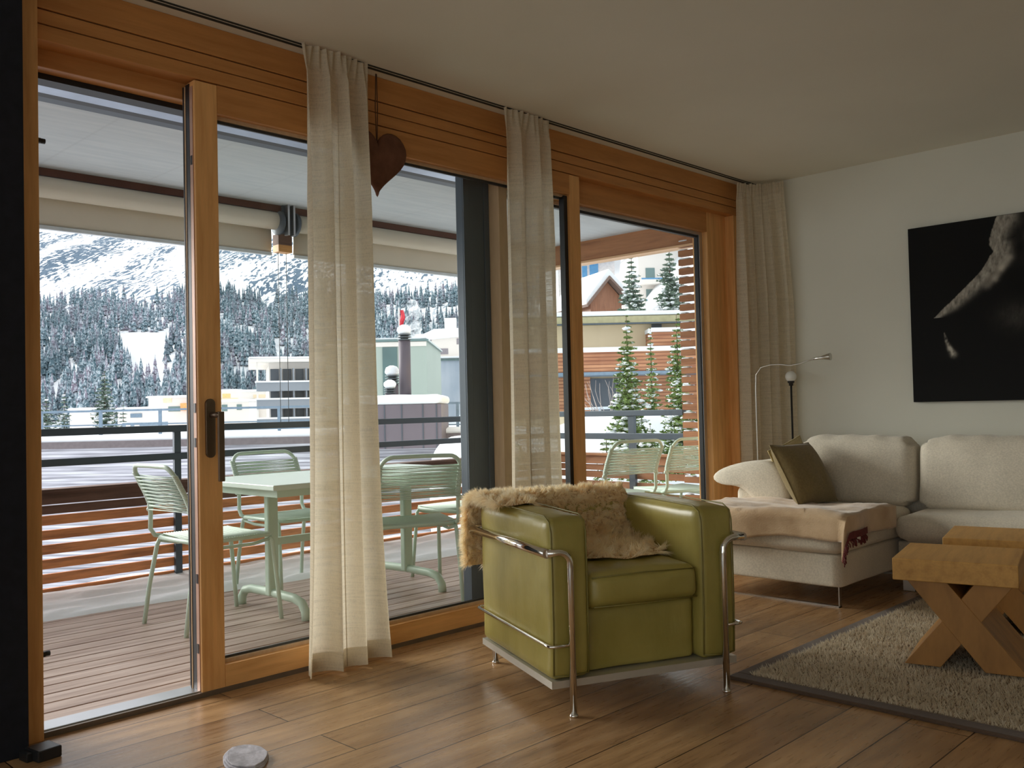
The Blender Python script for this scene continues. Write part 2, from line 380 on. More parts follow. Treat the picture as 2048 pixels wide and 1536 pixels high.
# ---------------------------------------------------------------- curtains
def curtain(name, label, path, folds, amp, ztop=2.535, zbot=.012, seed=1, flare=1.0, gather=1.0, n=220, rows=44):
    r = random.Random(seed); ph = [r.uniform(0, 6.28) for _ in range(6)]
    P = [Vector((p[0], p[1], 0)) for p in path]
    L = [0]
    for a, b in zip(P, P[1:]): L.append(L[-1] + (b-a).length)
    def base(t):
        d = t*L[-1]
        for i in range(len(P)-1):
            if d <= L[i+1] or i == len(P)-2:
                k = (d-L[i])/(L[i+1]-L[i]); tg = (P[i+1]-P[i]).normalized(); return P[i].lerp(P[i+1], k), Vector((tg.y, -tg.x, 0)), tg
    mid = base(.5)[0]
    t0 = thing(name, label, 'curtain', (mid.x, mid.y, 0))
    mb = MB()
    def fn(u, v):   # u along, v from top to bottom
        p, nn, tg = base(u); z = ztop + (zbot-ztop)*v
        top = max(0, 1 - v/.045)
        w = u + .012*math.sin(3*v+ph[0]) * math.sin(math.pi*u)
        a = math.sin(2*math.pi*folds*w + ph[1] + .5*math.sin(2*math.pi*folds*w*.5+ph[3])) + .30*math.sin(2*math.pi*folds*.5*w + ph[2] + .5*v) + (.22*math.sin(2*math.pi*folds*2.6*w+ph[3]) * max(0, 1-v*2.2))
        k = (.45 + .55*min(1, v/.25)) * (1-top) * amp
        tp = .008*math.sin(2*math.pi*folds*3*u) * top
        p = p + nn*(a*k + tp) + tg*(.35*k*math.cos(2*math.pi*folds*w + ph[1]) )
        p = P[0] + (p-P[0])*(gather + (1-gather)*min(1, v*3)); p.x += (u-.42)*(v**4)*(flare-1)
        z += .004*math.sin(2*math.pi*folds*u+ph[4])*(1 if v > .9 else 0)
        return (p.x, p.y, z + (0 if v > 0 else .004*math.sin(40*u)))
    mb.grid(n, rows, fn); c = wpart(mb, 'cloth', M['curtain'], t0)
    hm = MB().grid(n, 3, lambda u, v: (lambda q, nn: (q[0]+nn[0]*.0015, q[1]+nn[1]*.0015, q[2]))(fn(u, 1-.030*v), base(u)[1]))
    wpart(hm, 'hem', M['curtain'], t0)
    tp = MB().grid(n, 3, lambda u, v: (lambda q, nn: (q[0]+nn[0]*.0015, q[1]+nn[1]*.0015, q[2]))(fn(u, .032*v), base(u)[1]))
    wpart(tp, 'heading_tape', M['curtain'], t0)
    return t0
curtain('curtain', 'cream linen curtain hanging beside the brown heart, in front of the sliding door', [(2.035, 3.135), (2.20, 3.120), (2.362, 3.145)], 3.4, .040, seed=4, flare=1.10)
curtain('curtain', 'cream linen curtain behind the green armchair, between the heart and the right window', [(3.20, 3.15), (3.36, 3.135), (3.53, 3.15)], 3.0, .036, seed=9, flare=1.10)
curtain('curtain', 'cream linen curtain in the room corner behind the two floor lamps', [(5.42, 3.165), (5.52, 3.14), (5.61, 3.07), (5.65, 2.90)], 5.0, .024, seed=12, flare=1.03, ztop=2.52, gather=.86)

# ---------------------------------------------------------------- heart
hs = []
for i in range(48):
    q = 2*math.pi*i/48
    u = 16*math.sin(q)**3; v = 13*math.cos(q) - 5*math.cos(2*q) - 2*math.cos(3*q) - math.cos(4*q)
    if v < 0: v *= 1.0; u *= 1.0
    hs.append((u/16*.168, v/17*.175))
def heart_ring(k, y):
    return [(u*k, y, v*k - .012*(1-k)) for u, v in hs]
ht = thing('heart_decoration', 'brown felt heart hanging by a string beside the cream curtain', 'ornament', (2.462, 3.215, 2.165))
hb = MB(); rings = [(.01, -.020), (.4, -.0195), (.75, -.017), (.93, -.011), (1, 0), (.93, .011), (.75, .017), (.4, .0195), (.01, .020)]
vs = []; fs = []
for k, y in rings: vs += heart_ring(k, y)
n = len(hs)
for i in range(len(rings)-1):
    for k in range(n): fs.append((i*n+k, i*n+(k+1) % n, (i+1)*n+(k+1) % n, (i+1)*n+k))
hb.add(vs, fs, True); hb.build('heart_body', plain('brown_felt', rgb(112, 78, 62), .95, var=.2, scale=20, bmp=.4, bscale=200, spec=.1), ht)
MB().tube([(.0, 0, .075), (-.012, -.012, .22), (-.02, -.03, .36)], .0022, 6).tube([(.004, 0, .075), (.0, -.012, .22), (-.016, -.03, .36)], .0022, 6).build('string', plain('brown_string', rgb(92, 62, 44), .9), ht)
# hook at the dark wall foot
ds = thing('door_stop', 'small black block on the floor at the foot of the dark wall', 'door stop', (1.0, 3.075, 0))
MB().box((-.02, -.045, .0), (.055, .035, .035), Matrix.Rotation(.15, 3, 'Z')).build('block', M['black_metal'], ds, bevel=.004)
MB().box((-.04, -.02, .0), (-.021, .03, .028), Matrix.Rotation(.15, 3, 'Z')).build('wall_bracket', M['black_metal'], ds, bevel=.003)

# ---------------------------------------------------------------- slate on the floor
st = MB(); ol = []
for i in range(22):
    q = 2*math.pi*i/22; rr = 1 + .16*noise.noise(Vector((math.cos(q)*1.7, math.sin(q)*1.7, 5)))
    ol.append((.068*math.cos(q)*rr, .105*math.sin(q)*rr))
for k, (z0, z1, s) in enumerate(((0, .007, 1), (.007, .0125, .95), (.0125, .017, .90))):
    st.prism([(u*s + .002*k, v*s) for u, v in ol], z0, z1, lambda u, v, t: (u, v, t))
so = st.build('slate_stone', plain('grey_slate', rgb(190, 188, 196), .6, var=.3, scale=30, bmp=.8, bscale=40), bevel=.002)
so.location = (1.42, 2.56, 0.0005); so.rotation_euler = (0, 0, -.35)
tag(so, 'flat grey layered stone lying on the oak floor', 'stone')
# ---------------------------------------------------------------- green armchair
def leathermat():
    m, nt, b, o = newmat('olive_leather')
    t = tex(nt, scale=6); t2 = tex(nt, 'ShaderNodeTexVoronoi', scale=260); t3 = tex(nt, scale=14, stretch=(1, 1, .35), detail=3)
    nt.links.new(ramp(nt, t.outputs['Fac'], [(.3, rgb(148, 136, 64)), (.7, rgb(168, 154, 82))]), b.inputs['Base Color'])
    b.inputs['Roughness'].default_value = .40; b.inputs['Specular IOR Level'].default_value = .5; b.inputs['Coat Weight'].default_value = .15; b.inputs['Coat Roughness'].default_value = .35
    n1 = nt.nodes.new('ShaderNodeBump'); n1.inputs['Strength'].default_value = .10; n1.inputs['Distance'].default_value = .001; nt.links.new(t2.outputs['Distance'], n1.inputs['Height'])
    n2 = nt.nodes.new('ShaderNodeBump'); n2.inputs['Strength'].default_value = .35; n2.inputs['Distance'].default_value = .012; nt.links.new(t3.outputs['Fac'], n2.inputs['Height']); nt.links.new(n1.outputs[0], n2.inputs['Normal']); nt.links.new(n2.outputs[0], b.inputs['Normal'])
    return m
M['leather'] = leathermat(); M['seam'] = plain('leather_piping', rgb(128, 118, 56), .45)
AC = thing('armchair', 'olive green leather armchair in a chromed tube frame', 'armchair', (2.318, 2.115, 0), -math.radians(23.5))
WA, DA = .75, .68
def arm_fn(sx):
    def fn(p, u):
        z = p.z
        # top roll swells above the upper tube, waist at the tube
        bul = .012*math.exp(-((z-.625)/.05)**2) - .006*math.exp(-((z-.553)/.018)**2) - .003*math.exp(-((z-.24)/.012)**2) + .006*math.exp(-((z-.40)/.10)**2)
        if abs(u.x) > .98: p.x += math.copysign(bul, u.x) * (1-u.y**4)
        if u.z > .9: p.z += .012*(1-u.x**2)*(1-u.y**4)
        if abs(u.y) > .98: p.y += math.copysign(.006, u.y)*(1-u.z**4)
        p.x += .0022*noise.noise(Vector((p.y*14, p.z*6, sx*3))) ; p.z += .003*noise.noise(Vector((p.x*10, p.y*11, 2)))*(1 if z > .5 else 0)
        return p
    return fn
for sx, x0 in ((-1, 0.0), (1, WA-.148)):
    a = MB().cushion((x0, 0, .118), (x0+.148, DA, .668), .026, 24, arm_fn(sx)).build('arm_cushion', M['leather'], AC)
    sm = MB()
    for x in (x0+.008, x0+.140):
        sm.tube([(x, .0015, .135), (x, -.0045, .3), (x, -.0045, .5), (x, -.001, .62), (x, .010, .655), (x, .05, .674), (x, .34, .678), (x, .62, .674)], .0028, 6)
    sm.tube([(x0+.008, .0015, .135), (x0+.074, -.004, .13), (x0+.14, .0015, .135)], .0028, 6)
    sm.build('piping', M['seam'], a)
def soft(amp_top, seed, front=.006):
    def fn(p, u):
        if u.z > .5: p.z += amp_top*(1-u.x**2)*(1-u.y**2)
        p.z += .005*noise.noise(Vector((p.x*7, p.y*7, seed)))*(1-abs(u.x)**6)
        if u.y < -.95: p.y -= front*(1-u.z**2)*(1-u.x**4) ; p.y += .004*noise.noise(Vector((p.x*9, p.z*20, seed)))
        return p
    return fn
MB().cushion((.150, .045, .118), (WA-.150, .56, .345), .020, 18, soft(.0, 3)).build('seat_base', M['leather'], AC)
sc = MB().cushion((.150, .000, .338), (WA-.150, .56, .468), .040, 22, soft(.022, 8, .010)).build('seat_cushion', M['leather'], AC)
MB().tube([(.165, -.001, .352), (.375, -.008, .350), (WA-.165, -.001, .352)], .0026, 6).tube([(.165, .008, .452), (.375, .0, .458), (WA-.165, .008, .452)], .0026, 6).build('piping', M['seam'], sc)
MB().cushion((.150, .54, .118), (WA-.150, .685, .672), .040, 18, soft(.012, 5)).build('back_cushion', M['leather'], AC)
fb = MB()
for a, b in (((.004, .0, .092), (WA-.004, .006, .117)), ((.004, DA-.006, .092), (WA-.004, DA, .117)), ((.0, 0, .092), (.006, DA, .117)), ((WA-.006, 0, .092), (WA, DA, .117)), ((.006, .006, .108), (WA-.006, DA-.006, .117))): fb.box(a, b)
fb.build('base_frame', M['chrome_dull'], AC)
def arc(c, r, a0, a1, ax1, ax2, n=6):
    return [Vector(c) + Vector(ax1)*r*math.cos(a0+(a1-a0)*i/n) + Vector(ax2)*r*math.sin(a0+(a1-a0)*i/n) for i in range(n+1)]
for s in (0, 1):
    X = (lambda x: x) if s == 0 else (lambda x: WA-x)
    sg = 1 if s == 0 else -1
    for y0, nm in ((-.028, 'f'), (DA+.03, 'b')):
        pts = [Vector((X(.066), y0, 0)), Vector((X(.066), y0, .50))]
        pts += [Vector((X(.066) - sg*.045*(1-math.cos(q)), y0, .512+.045*math.sin(q))) for q in [math.pi/2*i/6 for i in range(1, 7)]]
        pts += [Vector((X(-.022), y0, .557))]
        lg = MB().tube(pts, .0125, 14).build('leg', M['chrome'], AC)
        MB().lathe([(.0, 0), (.0155, 0), (.0155, .006), (.0125, .010), (.0, .010)], (X(.066), y0, 0), 14).build('foot_glide', M['chrome'], lg)
    MB().tube([(X(-.022), -.032, .557), (X(-.022), DA+.034, .557)], .0155, 16).build('upper_tube', M['chrome'], AC)
    MB().tube([(X(.066), -.022, .24), (X(.01), -.022, .24), (X(-.012), -.016, .24), (X(-.0135), .02, .24), (X(-.0135), DA, .24), (X(.0), DA+.02, .24), (X(.066), DA+.02, .24)], .0058, 10).build('lower_rod', M['chrome'], AC)
MB().tube([(-.022, DA+.03, .557), (WA+.022, DA+.03, .557)], .0155, 16).build('rear_tube', M['chrome'], AC)

# ---------------------------------------------------------------- fur helper
def fur(name, P, N, Lh, wid, mat, parent, droop=.4, lean=None, curl=.5, seed=1, seg=3):
    "blades of hair: P roots (n,3), N normals, Lh length (n,)"
    r = np.random.default_rng(seed); n = len(P)
    J = r.normal(0, curl, (n, 3)); Dr = N + J; Dr /= np.linalg.norm(Dr, axis=1)[:, None]
    if lean is not None: Dr = Dr + lean; Dr /= np.linalg.norm(Dr, axis=1)[:, None]
    side = np.cross(Dr, r.normal(0, 1, (n, 3))); side /= np.linalg.norm(side, axis=1)[:, None] + 1e-9
    g = np.array([0, 0, -1.0]); rows = []
    for k in range(seg+1):
        t = k/seg; c = P + Dr*(Lh[:, None]*t) + (g*droop + J*.35)*(Lh[:, None]*t*t*.6)
        w = wid*(1-t*.9)
        rows.append(c - side*w); rows.append(c + side*w)
    V = np.stack(rows, 1).reshape(-1, 3); K = 2*(seg+1)
    b = np.arange(n)[:, None]*K
    Fs = [np.concatenate([b+2*k, b+2*k+1, b+2*k+3, b+2*k+2], 1) for k in range(seg)]
    return np_mesh(name, V, np.concatenate(Fs, 0), mat, parent, smooth=True)
def furmat(name, c_root, c_tip, sc=12):
    m, nt, b, o = newmat(name); t = tex(nt, scale=sc); t2 = tex(nt, scale=90)
    c = ramp(nt, t.outputs['Fac'], [(.3, c_root), (.7, c_tip)]); c = mixc(nt, .35, c, ramp(nt, t2.outputs['Fac'], [(.35, c_root), (.6, c_tip)]))
    nt.links.new(c, b.inputs['Base Color']); b.inputs['Roughness'].default_value = .9; b.inputs['Specular IOR Level'].default_value = .1; b.inputs['Sheen Weight'].default_value = .3
    tr = nt.nodes.new('ShaderNodeBsdfTranslucent'); nt.links.new(c, tr.inputs[0]); mx = nt.nodes.new('ShaderNodeMixShader'); mx.inputs[0].default_value = .55
    nt.links.new(b.outputs[0], mx.inputs[1]); nt.links.new(tr.outputs[0], mx.inputs[2]); nt.links.new(mx.outputs[0], o.inputs[0]); return m
M['fleece'] = furmat('sheep_wool', rgb(252, 234, 194), rgb(255, 250, 232))
# the skin follows the chair: seat -> back -> over the top -> hanging behind; left lobe over the arm
SK = thing('sheepskin', 'curly cream sheepskin draped over the back of the green armchair', 'sheepskin', (2.318, 2.115, 0), -math.radians(23.5))
def skin(u, v):
    "u across (0 left..1 right), v along from the front edge (0) to the hanging rear edge (1)"
    x = -.035 + .655*u
    # middle path
    seat = [(.155+.05*math.sin(7*u), .492), (.30, .497), (.44, .500), (.515, .53), (.535, .60), (.550, .672), (.60, .700), (.66, .700), (.712, .672), (.735, .60), (.738, .53), (.738, .48)]
    arm = [(.36-.02*u, .683), (.42, .690), (.48, .694), (.53, .696), (.57, .697), (.61, .697), (.65, .696), (.69, .688), (.722, .65), (.738, .58), (.742, .50), (.742, .405)]
    def ev(path, t):
        q = t*(len(path)-1); i = min(int(q), len(path)-2); k = q-i; k = k*k*(3-2*k)*.3 + k*.7
        return path[i][0]*(1-k)+path[i+1][0]*k, path[i][1]*(1-k)+path[i+1][1]*k
    b = min(1, max(0, (u-.20)/.12)); b = b*b*(3-2*b)
    y0, z0 = ev(arm, v); y1, z1 = ev(seat, v)
    y, z = y0*(1-b)+y1*b, z0*(1-b)+z1*b
    if v > .0 and b < 1 and u > .2: z = max(z, z0*(1-b)+z1*b)
    # narrower on the seat, wider above; ragged outline
    nar = 1 - .16*max(0, 1-v*2.6)*b
    x = .30 + (x-.30)*nar + .03*b*max(0, 1-v*4)*max(0, u-.5)*2 + .012*noise.noise(Vector((u*5, v*6, 1)))
    if v < .35: y += .035*abs(2*u-1.1)**2*b*(1-v/.35)
    if v > .7: z += .06*b*(v-.7)/.3*math.sin(3.0*u)    # shorter hang on the right
    z += .006*noise.noise(Vector((u*9, v*9, 4)))
    return Vector((x, y, z))
NU, NV = 46, 60
G = np.array([[skin(i/(NU-1), j/(NV-1))[:] for j in range(NV)] for i in range(NU)])
# side flap folding over the outer rear edge of the left arm
hide = MB().add([tuple(p) for p in G.reshape(-1, 3)], [(i*NV+j, i*NV+j+1, (i+1)*NV+j+1, (i+1)*NV+j)[::-1] for i in range(NU-1) for j in range(NV-1)], True)
M['hide'] = plain('sheep_hide', rgb(196, 168, 124), .9)
hide.build('hide', M['hide'], SK)
def scatter(G, n, seed, up=None):
    r = np.random.default_rng(seed); nu, nv = G.shape[:2]
    a = r.random(n)*(nu-1.001); b = r.random(n)*(nv-1.001); i = a.astype(int); j = b.astype(int); fa = (a-i)[:, None]; fb_ = (b-j)[:, None]
    p = G[i, j]*(1-fa)*(1-fb_) + G[i+1, j]*fa*(1-fb_) + G[i, j+1]*(1-fa)*fb_ + G[i+1, j+1]*fa*fb_
    N = np.cross(G[i+1, j]-G[i, j], G[i, j+1]-G[i, j]); N /= np.linalg.norm(N, axis=1)[:, None]+1e-9
    return p, N
GB = G.copy(); GB[:, :, 1] += np.linspace(0, 1, NV)[None, :]**6*.03
p, N = scatter(G, 62000, 3); N = np.where((N*(p-np.array([.33, .50, .40]))).sum(1)[:, None] < 0, -N, N)
on_seat = (p[:, 1] < .5) & (p[:, 2] < .56); N[on_seat] = np.array([0, -.15, 1.0])
tb = (p[:, 2] > .53) & (p[:, 1] > .5) & (p[:, 1] < .57) & (p[:, 0] > .15); N[tb] = np.array([0, -1.0, .35])
rr = np.random.default_rng(5)
cl = np.array([noise.noise(Vector(q)*26) for q in p.tolist()])
Lh = .020 + .016*rr.random(len(p)) + .010*np.clip(cl, -.5, 1)
ctr = p[rr.choice(len(p), 1500, replace=False)]
near_ = np.concatenate([((p[i:i+4000, None, :]-ctr[None])**2).sum(2).argmin(1) for i in range(0, len(p), 4000)])
cdir = rr.normal(0, .55, (1500, 3)); toc = (ctr[near_]-p)
Lh = (.026 + .012*rr.random(1500))[near_]*(.8+.4*rr.random(len(p)))
ln_old = np.stack([np.array([noise.noise(Vector(q)*18 + Vector((7, 1, 3))) for q in p.tolist()]), np.array([noise.noise(Vector(q)*18 + Vector((1, 9, 5))) for q in p.tolist()]), np.zeros(len(p))], 1)*1.1
ln = cdir[near_] + toc/.022
hang = (p[:, 2] < .66) & (p[:, 1] > .70)
pi = p[hang & (p[:, 0] < .16)][::1]; Ni = np.tile(np.array([-.75, -.55, .1]), (len(pi), 1)); li = Lh[hang & (p[:, 0] < .16)]*1.25
eg = G[0]; tt = rr.random(5000)*(NV-1.001); ii = tt.astype(int); pe = eg[ii]*(1-(tt-ii))[:, None] + eg[ii+1]*(tt-ii)[:, None]
Ne = np.tile(np.array([-1.0, .1, .15]), (5000, 1)); le = .030+.014*rr.random(5000)
lni = ln[hang & (p[:, 0] < .16)]
Lh = Lh*np.where((p[:, 2] < .60) & (p[:, 1] < .52), 1.45, 1.0)
p = np.concatenate([p, pi, pe]); N = np.concatenate([N, Ni, Ne]); Lh = np.concatenate([Lh*1.12, li, le]); ln = np.concatenate([ln, lni, rr.normal(0, .45, (5000, 3))])
tag(fur('wool', p, N, Lh, .0011, M['fleece'], SK, droop=.35, lean=ln, curl=.16, seed=6), kind='stuff')

# ---------------------------------------------------------------- corner sofa
M['sofa'] = fabric('oatmeal_upholstery', (.66, .60, .49, 1))
SO = thing('corner_sofa', 'large oatmeal fabric corner sofa on thin metal sled legs against the wall', 'sofa', (5.0, 1.5, 0))
def sp(mb, name, mat=M['sofa'], parent=None, **k): return wpart(mb, name, mat, SO, **k) if parent is None else mb.build(name, mat, parent, **k)
def lump(amp, seed, fr=4, top=0, front=0):
    def fn(p, u):
        if u.z > .3: p.z += top*(1-u.x**2)*(1-u.y**2)
        if u.x < -.9: p.x -= front*(1-u.z**2)*(1-u.y**6)
        n = noise.noise_vector(Vector((p.x*fr, p.y*fr, p.z*fr+seed)))
        return p + n*amp
    return fn
# chaise: y 2.06..2.82, x 4.43..5.68
def taper(p, u):
    p.y += .018*(1-(p.z-.11)/.165) if u.y < 0 else 0
    return p
sp(MB().cushion((4.435, 2.075, .108), (5.30, 2.95, .275), .012, 14, lump(.002, 1)), 'chaise_base')
sp(MB().cushion((4.395, 2.050, .278), (5.34, 2.96, .440), .045, 20, lump(.006, 2, 5, .020, .012)), 'chaise_cushion')
# main seat: x 5.07..5.68, y < 2.05
sp(MB().cushion((5.085, -.60, .108), (5.68, 2.045, .275), .012, 14, lump(.002, 5)), 'seat_frame')
sp(MB().cushion((4.99, -.58, .270), (5.62, 2.040, .430), .075, 26, lump(.010, 9, 4, .035, .02)), 'seat_cushion')
sp(MB().cushion((5.44, -.60, .108), (5.68, 2.82, .66), .04, 16, lump(.004, 12)), 'back_frame')
def backc(y0, y1, seed, lean=.17):
    c = (y0+y1)/2
    def fn(p, u):
        p.x -= (.035*(1-u.y**2)*(1-u.z**2)) if u.x < 0 else 0
        p.z += .012*(1-u.y**4) if u.z > .8 else 0
        p += noise.noise_vector(Vector((p.x*5, p.y*4, p.z*5+seed)))*.008
        p.x += (p.z-.44)*lean
        p.y += (c-p.y)*.0
        # corners pulled in
        k = (abs(u.y)**6)*(abs(u.z)**6); p.y -= math.copysign(.02*k, u.y); p.z -= math.copysign(.016*k, u.z)
        p.z += .004*math.sin(38*p.y+seed)*(1 if u.z > .9 else 0)
        return p
    return MB().cushion((5.27, y0, .425), (5.44, y1, .830), .06, 22, fn)
sp(backc(2.035, 2.745, 3), 'back_cushion'); sp(backc(1.185, 2.015, 7), 'back_cushion'); sp(backc(.33, 1.165, 11), 'back_cushion'); sp(backc(-.56, .31, 15), 'back_cushion')
# winged arm at the window end
prof = [(3.000, .600), (2.985, .640), (2.93, .672), (2.84, .700), (2.72, .722), (2.62, .722), (2.565, .690), (2.53, .62), (2.50, .53), (2.505, .470), (2.56, .442), (2.64, .440), (2.70, .47), (2.755, .525), (2.81, .562), (2.87, .572), (2.94, .572)]
wing = MB(); nx = 14
cen = (sum(a for a, _ in prof)/len(prof), sum(b for _, b in prof)/len(prof))
def wsec(k):
    x = 4.88 + .40*k; s = 1 - .55*max(0, 1-min(k, 1-k)/.06)**2.2
    return [(x, .095+cen[0]+(a-cen[0])*s*1.03 + .006*noise.noise(Vector((x*6, a*6, 1))), -.018+cen[1]+(b-cen[1])*s*1.02 + .007*noise.noise(Vector((x*7, a*7, 2)))) for a, b in prof]
ks = [0, .012, .03, .06] + [.06+.88*i/10 for i in range(1, 11)] + [.97, .988, 1.0]
vs = []; fs = []; n = len(prof)
for k in ks: vs += wsec(k)
for i in range(len(ks)-1):
    for k in range(n): fs.append((i*n+k, (i+1)*n+k, (i+1)*n+(k+1) % n, i*n+(k+1) % n))
fs += [tuple(range(n)), tuple((len(ks)-1)*n+k for k in range(n))[::-1]]
wing.add(vs, fs, True); ar = sp(wing, 'arm_cushion', sub=1)
sp(MB().cushion((4.93, 2.74, .30), (5.25, 2.96, .55), .05, 10, lump(.004, 4)), 'arm_support')
M['sled'] = plain('brushed_steel', (.55, .53, .50, 1), .28, 1, var=.05)
def sled(x, y0, y1):
    mb = MB(); 
    mb.box((x-.012, y0, 0), (x+.012, y1, .007)).box((x-.012, y0, 0), (x+.012, y0+.006, .112)).box((x-.012, y1-.006, 0), (x+.012, y1, .112))
    return mb
sp(sled(4.495, 2.105, 2.78), 'sled_leg', M['sled']); sp(sled(5.55, 2.105, 2.78), 'sled_leg', M['sled'])
sp(MB().box((5.10, 1.965, 0), (5.16, 2.03, .112)), 'block_foot', M['sled'], bevel=.003); sp(MB().box((5.10, -.5, 0), (5.16, -.43, .112)), 'block_foot', M['sled'], bevel=.003); sp(MB().box((5.55, -.5, 0), (5.62, -.43, .112)), 'block_foot', M['sled'], bevel=.003)

# scatter pillows
def pillow(name, label, mat, size, thick, loc, rot, seed):
    def fn(i, j, sg):
        a = -1+2*i; b = -1+2*j
        e = (1-abs(a)**2.6)*(1-abs(b)**2.6); h = thick/2*max(0, e)**.5
        pin = 1 - .075*(1-abs(a*b))*(abs(a)**4 + abs(b)**4)*.5
        x = a*size/2*(1-.05*(1-b*b)*abs(a)**3); y = b*size/2*(1-.05*(1-a*a)*abs(b)**3)
        return Vector((x, y, sg*h + .006*noise.noise(Vector((a*3, b*3, seed+sg)))*max(0, e)))
    mb = MB().grid(26, 26, lambda i, j: fn(i, j, 1)).add(*(lambda g: (g.v, [f[::-1] for f in g.f]))(MB().grid(26, 26, lambda i, j: fn(i, j, -1))), True)
    t = thing(name, label, 'cushion', loc); t.rotation_euler = rot
    mb.build('cover', mat, t)
    e = [fn(i/24, 0, 0) for i in range(25)] + [fn(1, i/24, 0) for i in range(1, 25)] + [fn(1-i/24, 1, 0) for i in range(1, 25)] + [fn(0, 1-i/24, 0) for i in range(1, 24)]
    MB().tube(e, .004, 6, closed=True).build('seam', mat, t); return t
M['olive_cloth'] = fabric('olive_brown_velour', rgb(128, 112, 76), weave=300, bmp=.2)
M['sand_cloth'] = fabric('sand_cloth', rgb(188, 170, 122), weave=300, bmp=.2)
def orient(o, xaxis, yaxis, loc):
    x = Vector(xaxis).normalized(); y = Vector(yaxis); y = (y - x*x.dot(y)).normalized(); z = x.cross(y)
    m = Matrix((x, y, z)).transposed().to_4x4(); m.translation = Vector(loc); o.matrix_world = m
    o.location = Vector(loc); o.rotation_euler = m.to_euler()
p1 = pillow('scatter_cushion', 'olive brown square cushion leaning in the window end of the sofa', M['olive_cloth'], .385, .16, (0,0,0), (0,0,0), 3)
orient(p1, (.42, -.05, .0), (-.05, .165, .29), (4.99, 2.535, .632))
p2 = pillow('scatter_cushion', 'sand yellow cushion peeking out behind the olive brown one', M['sand_cloth'], .33, .09, (0,0,0), (0,0,0), 8)
orient(p2, (.40, -.05, .10), (-.10, .10, .29), (5.115, 2.655, .648))

# ---------------------------------------------------------------- blanket on the chaise
bm_, nt, b, o = newmat('tan_wool_blanket')
t = tex(nt, scale=5, detail=3); t2 = tex(nt, scale=120)
cc = ramp(nt, t.outputs['Fac'], [(.35, rgb(176, 146, 112)), (.6, rgb(204, 176, 142))])
v = tex(nt, 'ShaderNodeTexVoronoi', scale=4.2, stretch=(1, 1.6, .3)); cc = mixc(nt, ramp(nt, v.outputs['Distance'], [(.10, (.75,)*3+(1,)), (.2, (0,0,0,1))]), cc, rgb(222, 214, 200))
nt.links.new(cc, b.inputs['Base Color']); b.inputs['Roughness'].default_value = .95; b.inputs['Sheen Weight'].default_value = .4; b.inputs['Specular IOR Level'].default_value = .1; bump(nt, b, t2.outputs['Fac'], .5, .003)
M['blanket'] = bm_
BL = thing('blanket', 'tan wool blanket with dark red fringe spread over the end of the chaise', 'blanket', (4.6, 2.4, .46))
def blk(u, v):
    "u: 0 at the window side .. 1 at the inner side hanging down; v: 0 rear .. 1 hanging front edge"
    w = u*1.02; y = 2.90 - w; z = .482; x = 4.95 - v*.68
    over_y = 0
    if y < 2.035: over_y = 2.035-y; 
    top_len = .585; s = v*.68; dx = 0
    hang = max(0, s-top_len+.015)
    lift = .012*noise.noise(Vector((u*6, v*5, 2))) + .010*math.sin(u*9+v*3)
    fold = .016*math.exp(-((v-.80)/.07)**2)
    if hang > 0: x = 4.95-top_len - .014*math.sin(min(1, hang/.03)*math.pi/2); z = .482 - hang*.95; x -= .012*math.sin(u*8)*min(1, hang/.06) + .006
    if over_y > 0:
        y = 2.035 - .030 - .016*math.sin(9*v+1); z = min(z, .482) - max(0, over_y-.02)*.85
        x += .04*over_y*math.sin(5*v)
    else: z += lift*(1 if hang == 0 else 0) + fold*(1 if hang == 0 else .3)
    return Vector((x, y, z))
def blk2(u, v):
    p = blk(u, v*(1.10-.10*u+.02*math.sin(9*u))); p.z += .004*noise.noise(Vector((p.x*20, p.y*20, p.z*20))); return p
g = MB().grid(70, 50, lambda u, v: blk2(u, v)); o = wpart(g, 'blanket_cloth', M['blanket'], BL)
m = o.modifiers.new('thick', 'SOLIDIFY'); m.thickness = .009; m.offset = 1
M['red_fringe'] = plain('dark_red_yarn', rgb(104, 44, 44), .9, var=.3, scale=60)
fr = MB(); r = random.Random(3)
for k in range(46):
    p = blk2(1.0, .50+.48*k/45)
    q = p + Vector((r.uniform(-.01, .012), -.008+r.uniform(-.008, .004), -.022-.016*r.random()))
    fr.tube([p, (p+q)/2 + Vector((0, -.006, 0)), q], .0028, 5)
tag(wpart(fr, 'fringe', M['red_fringe'], BL), kind='stuff')
st_ = MB().grid(30, 4, lambda u, v: blk2(.955+.04*v, .5+.48*u) + Vector((0, -.0125, .001))); wpart(st_, 'fringe_band', M['red_fringe'], BL)
lb = MB().box((4.44, 1.982, .345), (4.475, 1.986, .372)); wpart(lb, 'care_label', plain('white_label', (.75, .74, .7, 1), .7), BL)

# ---------------------------------------------------------------- floor lamps
M['lampmetal'] = plain('satin_chrome_pole', (.62, .60, .55, 1), .3, 1, var=.03)
L1 = thing('reading_lamp', 'thin chrome gooseneck reading lamp in front of the corner curtain', 'floor lamp', (5.40, 3.062, 0))
MB().lathe([(0, 0), (.06, 0), (.06, .008), (.02, .014), (0, .014)], n=28).build('base', M['lampmetal'], L1)
def lp(px, py, x): q = on_x(px, py, x); return q - Vector((5.40, 3.062, 0))
neck = [(0, 0, .01), (0, 0, .6), (0, 0, 1.13)]
for px, py in ((1512, 750), (1522, 735), (1540, 730), (1560, 729), (1580, 731), (1598, 728), (1615, 722), (1634, 716)):
    q = lp(px, py, 5.40); neck.append((0, q.y, q.z))
MB().tube(neck, .0042, 10).build('pole', M['lampmetal'], L1)
a = lp(1632, 717, 5.40); b2 = lp(1661, 713, 5.40); a.x = b2.x = 0; dd_ = (b2-a).normalized()
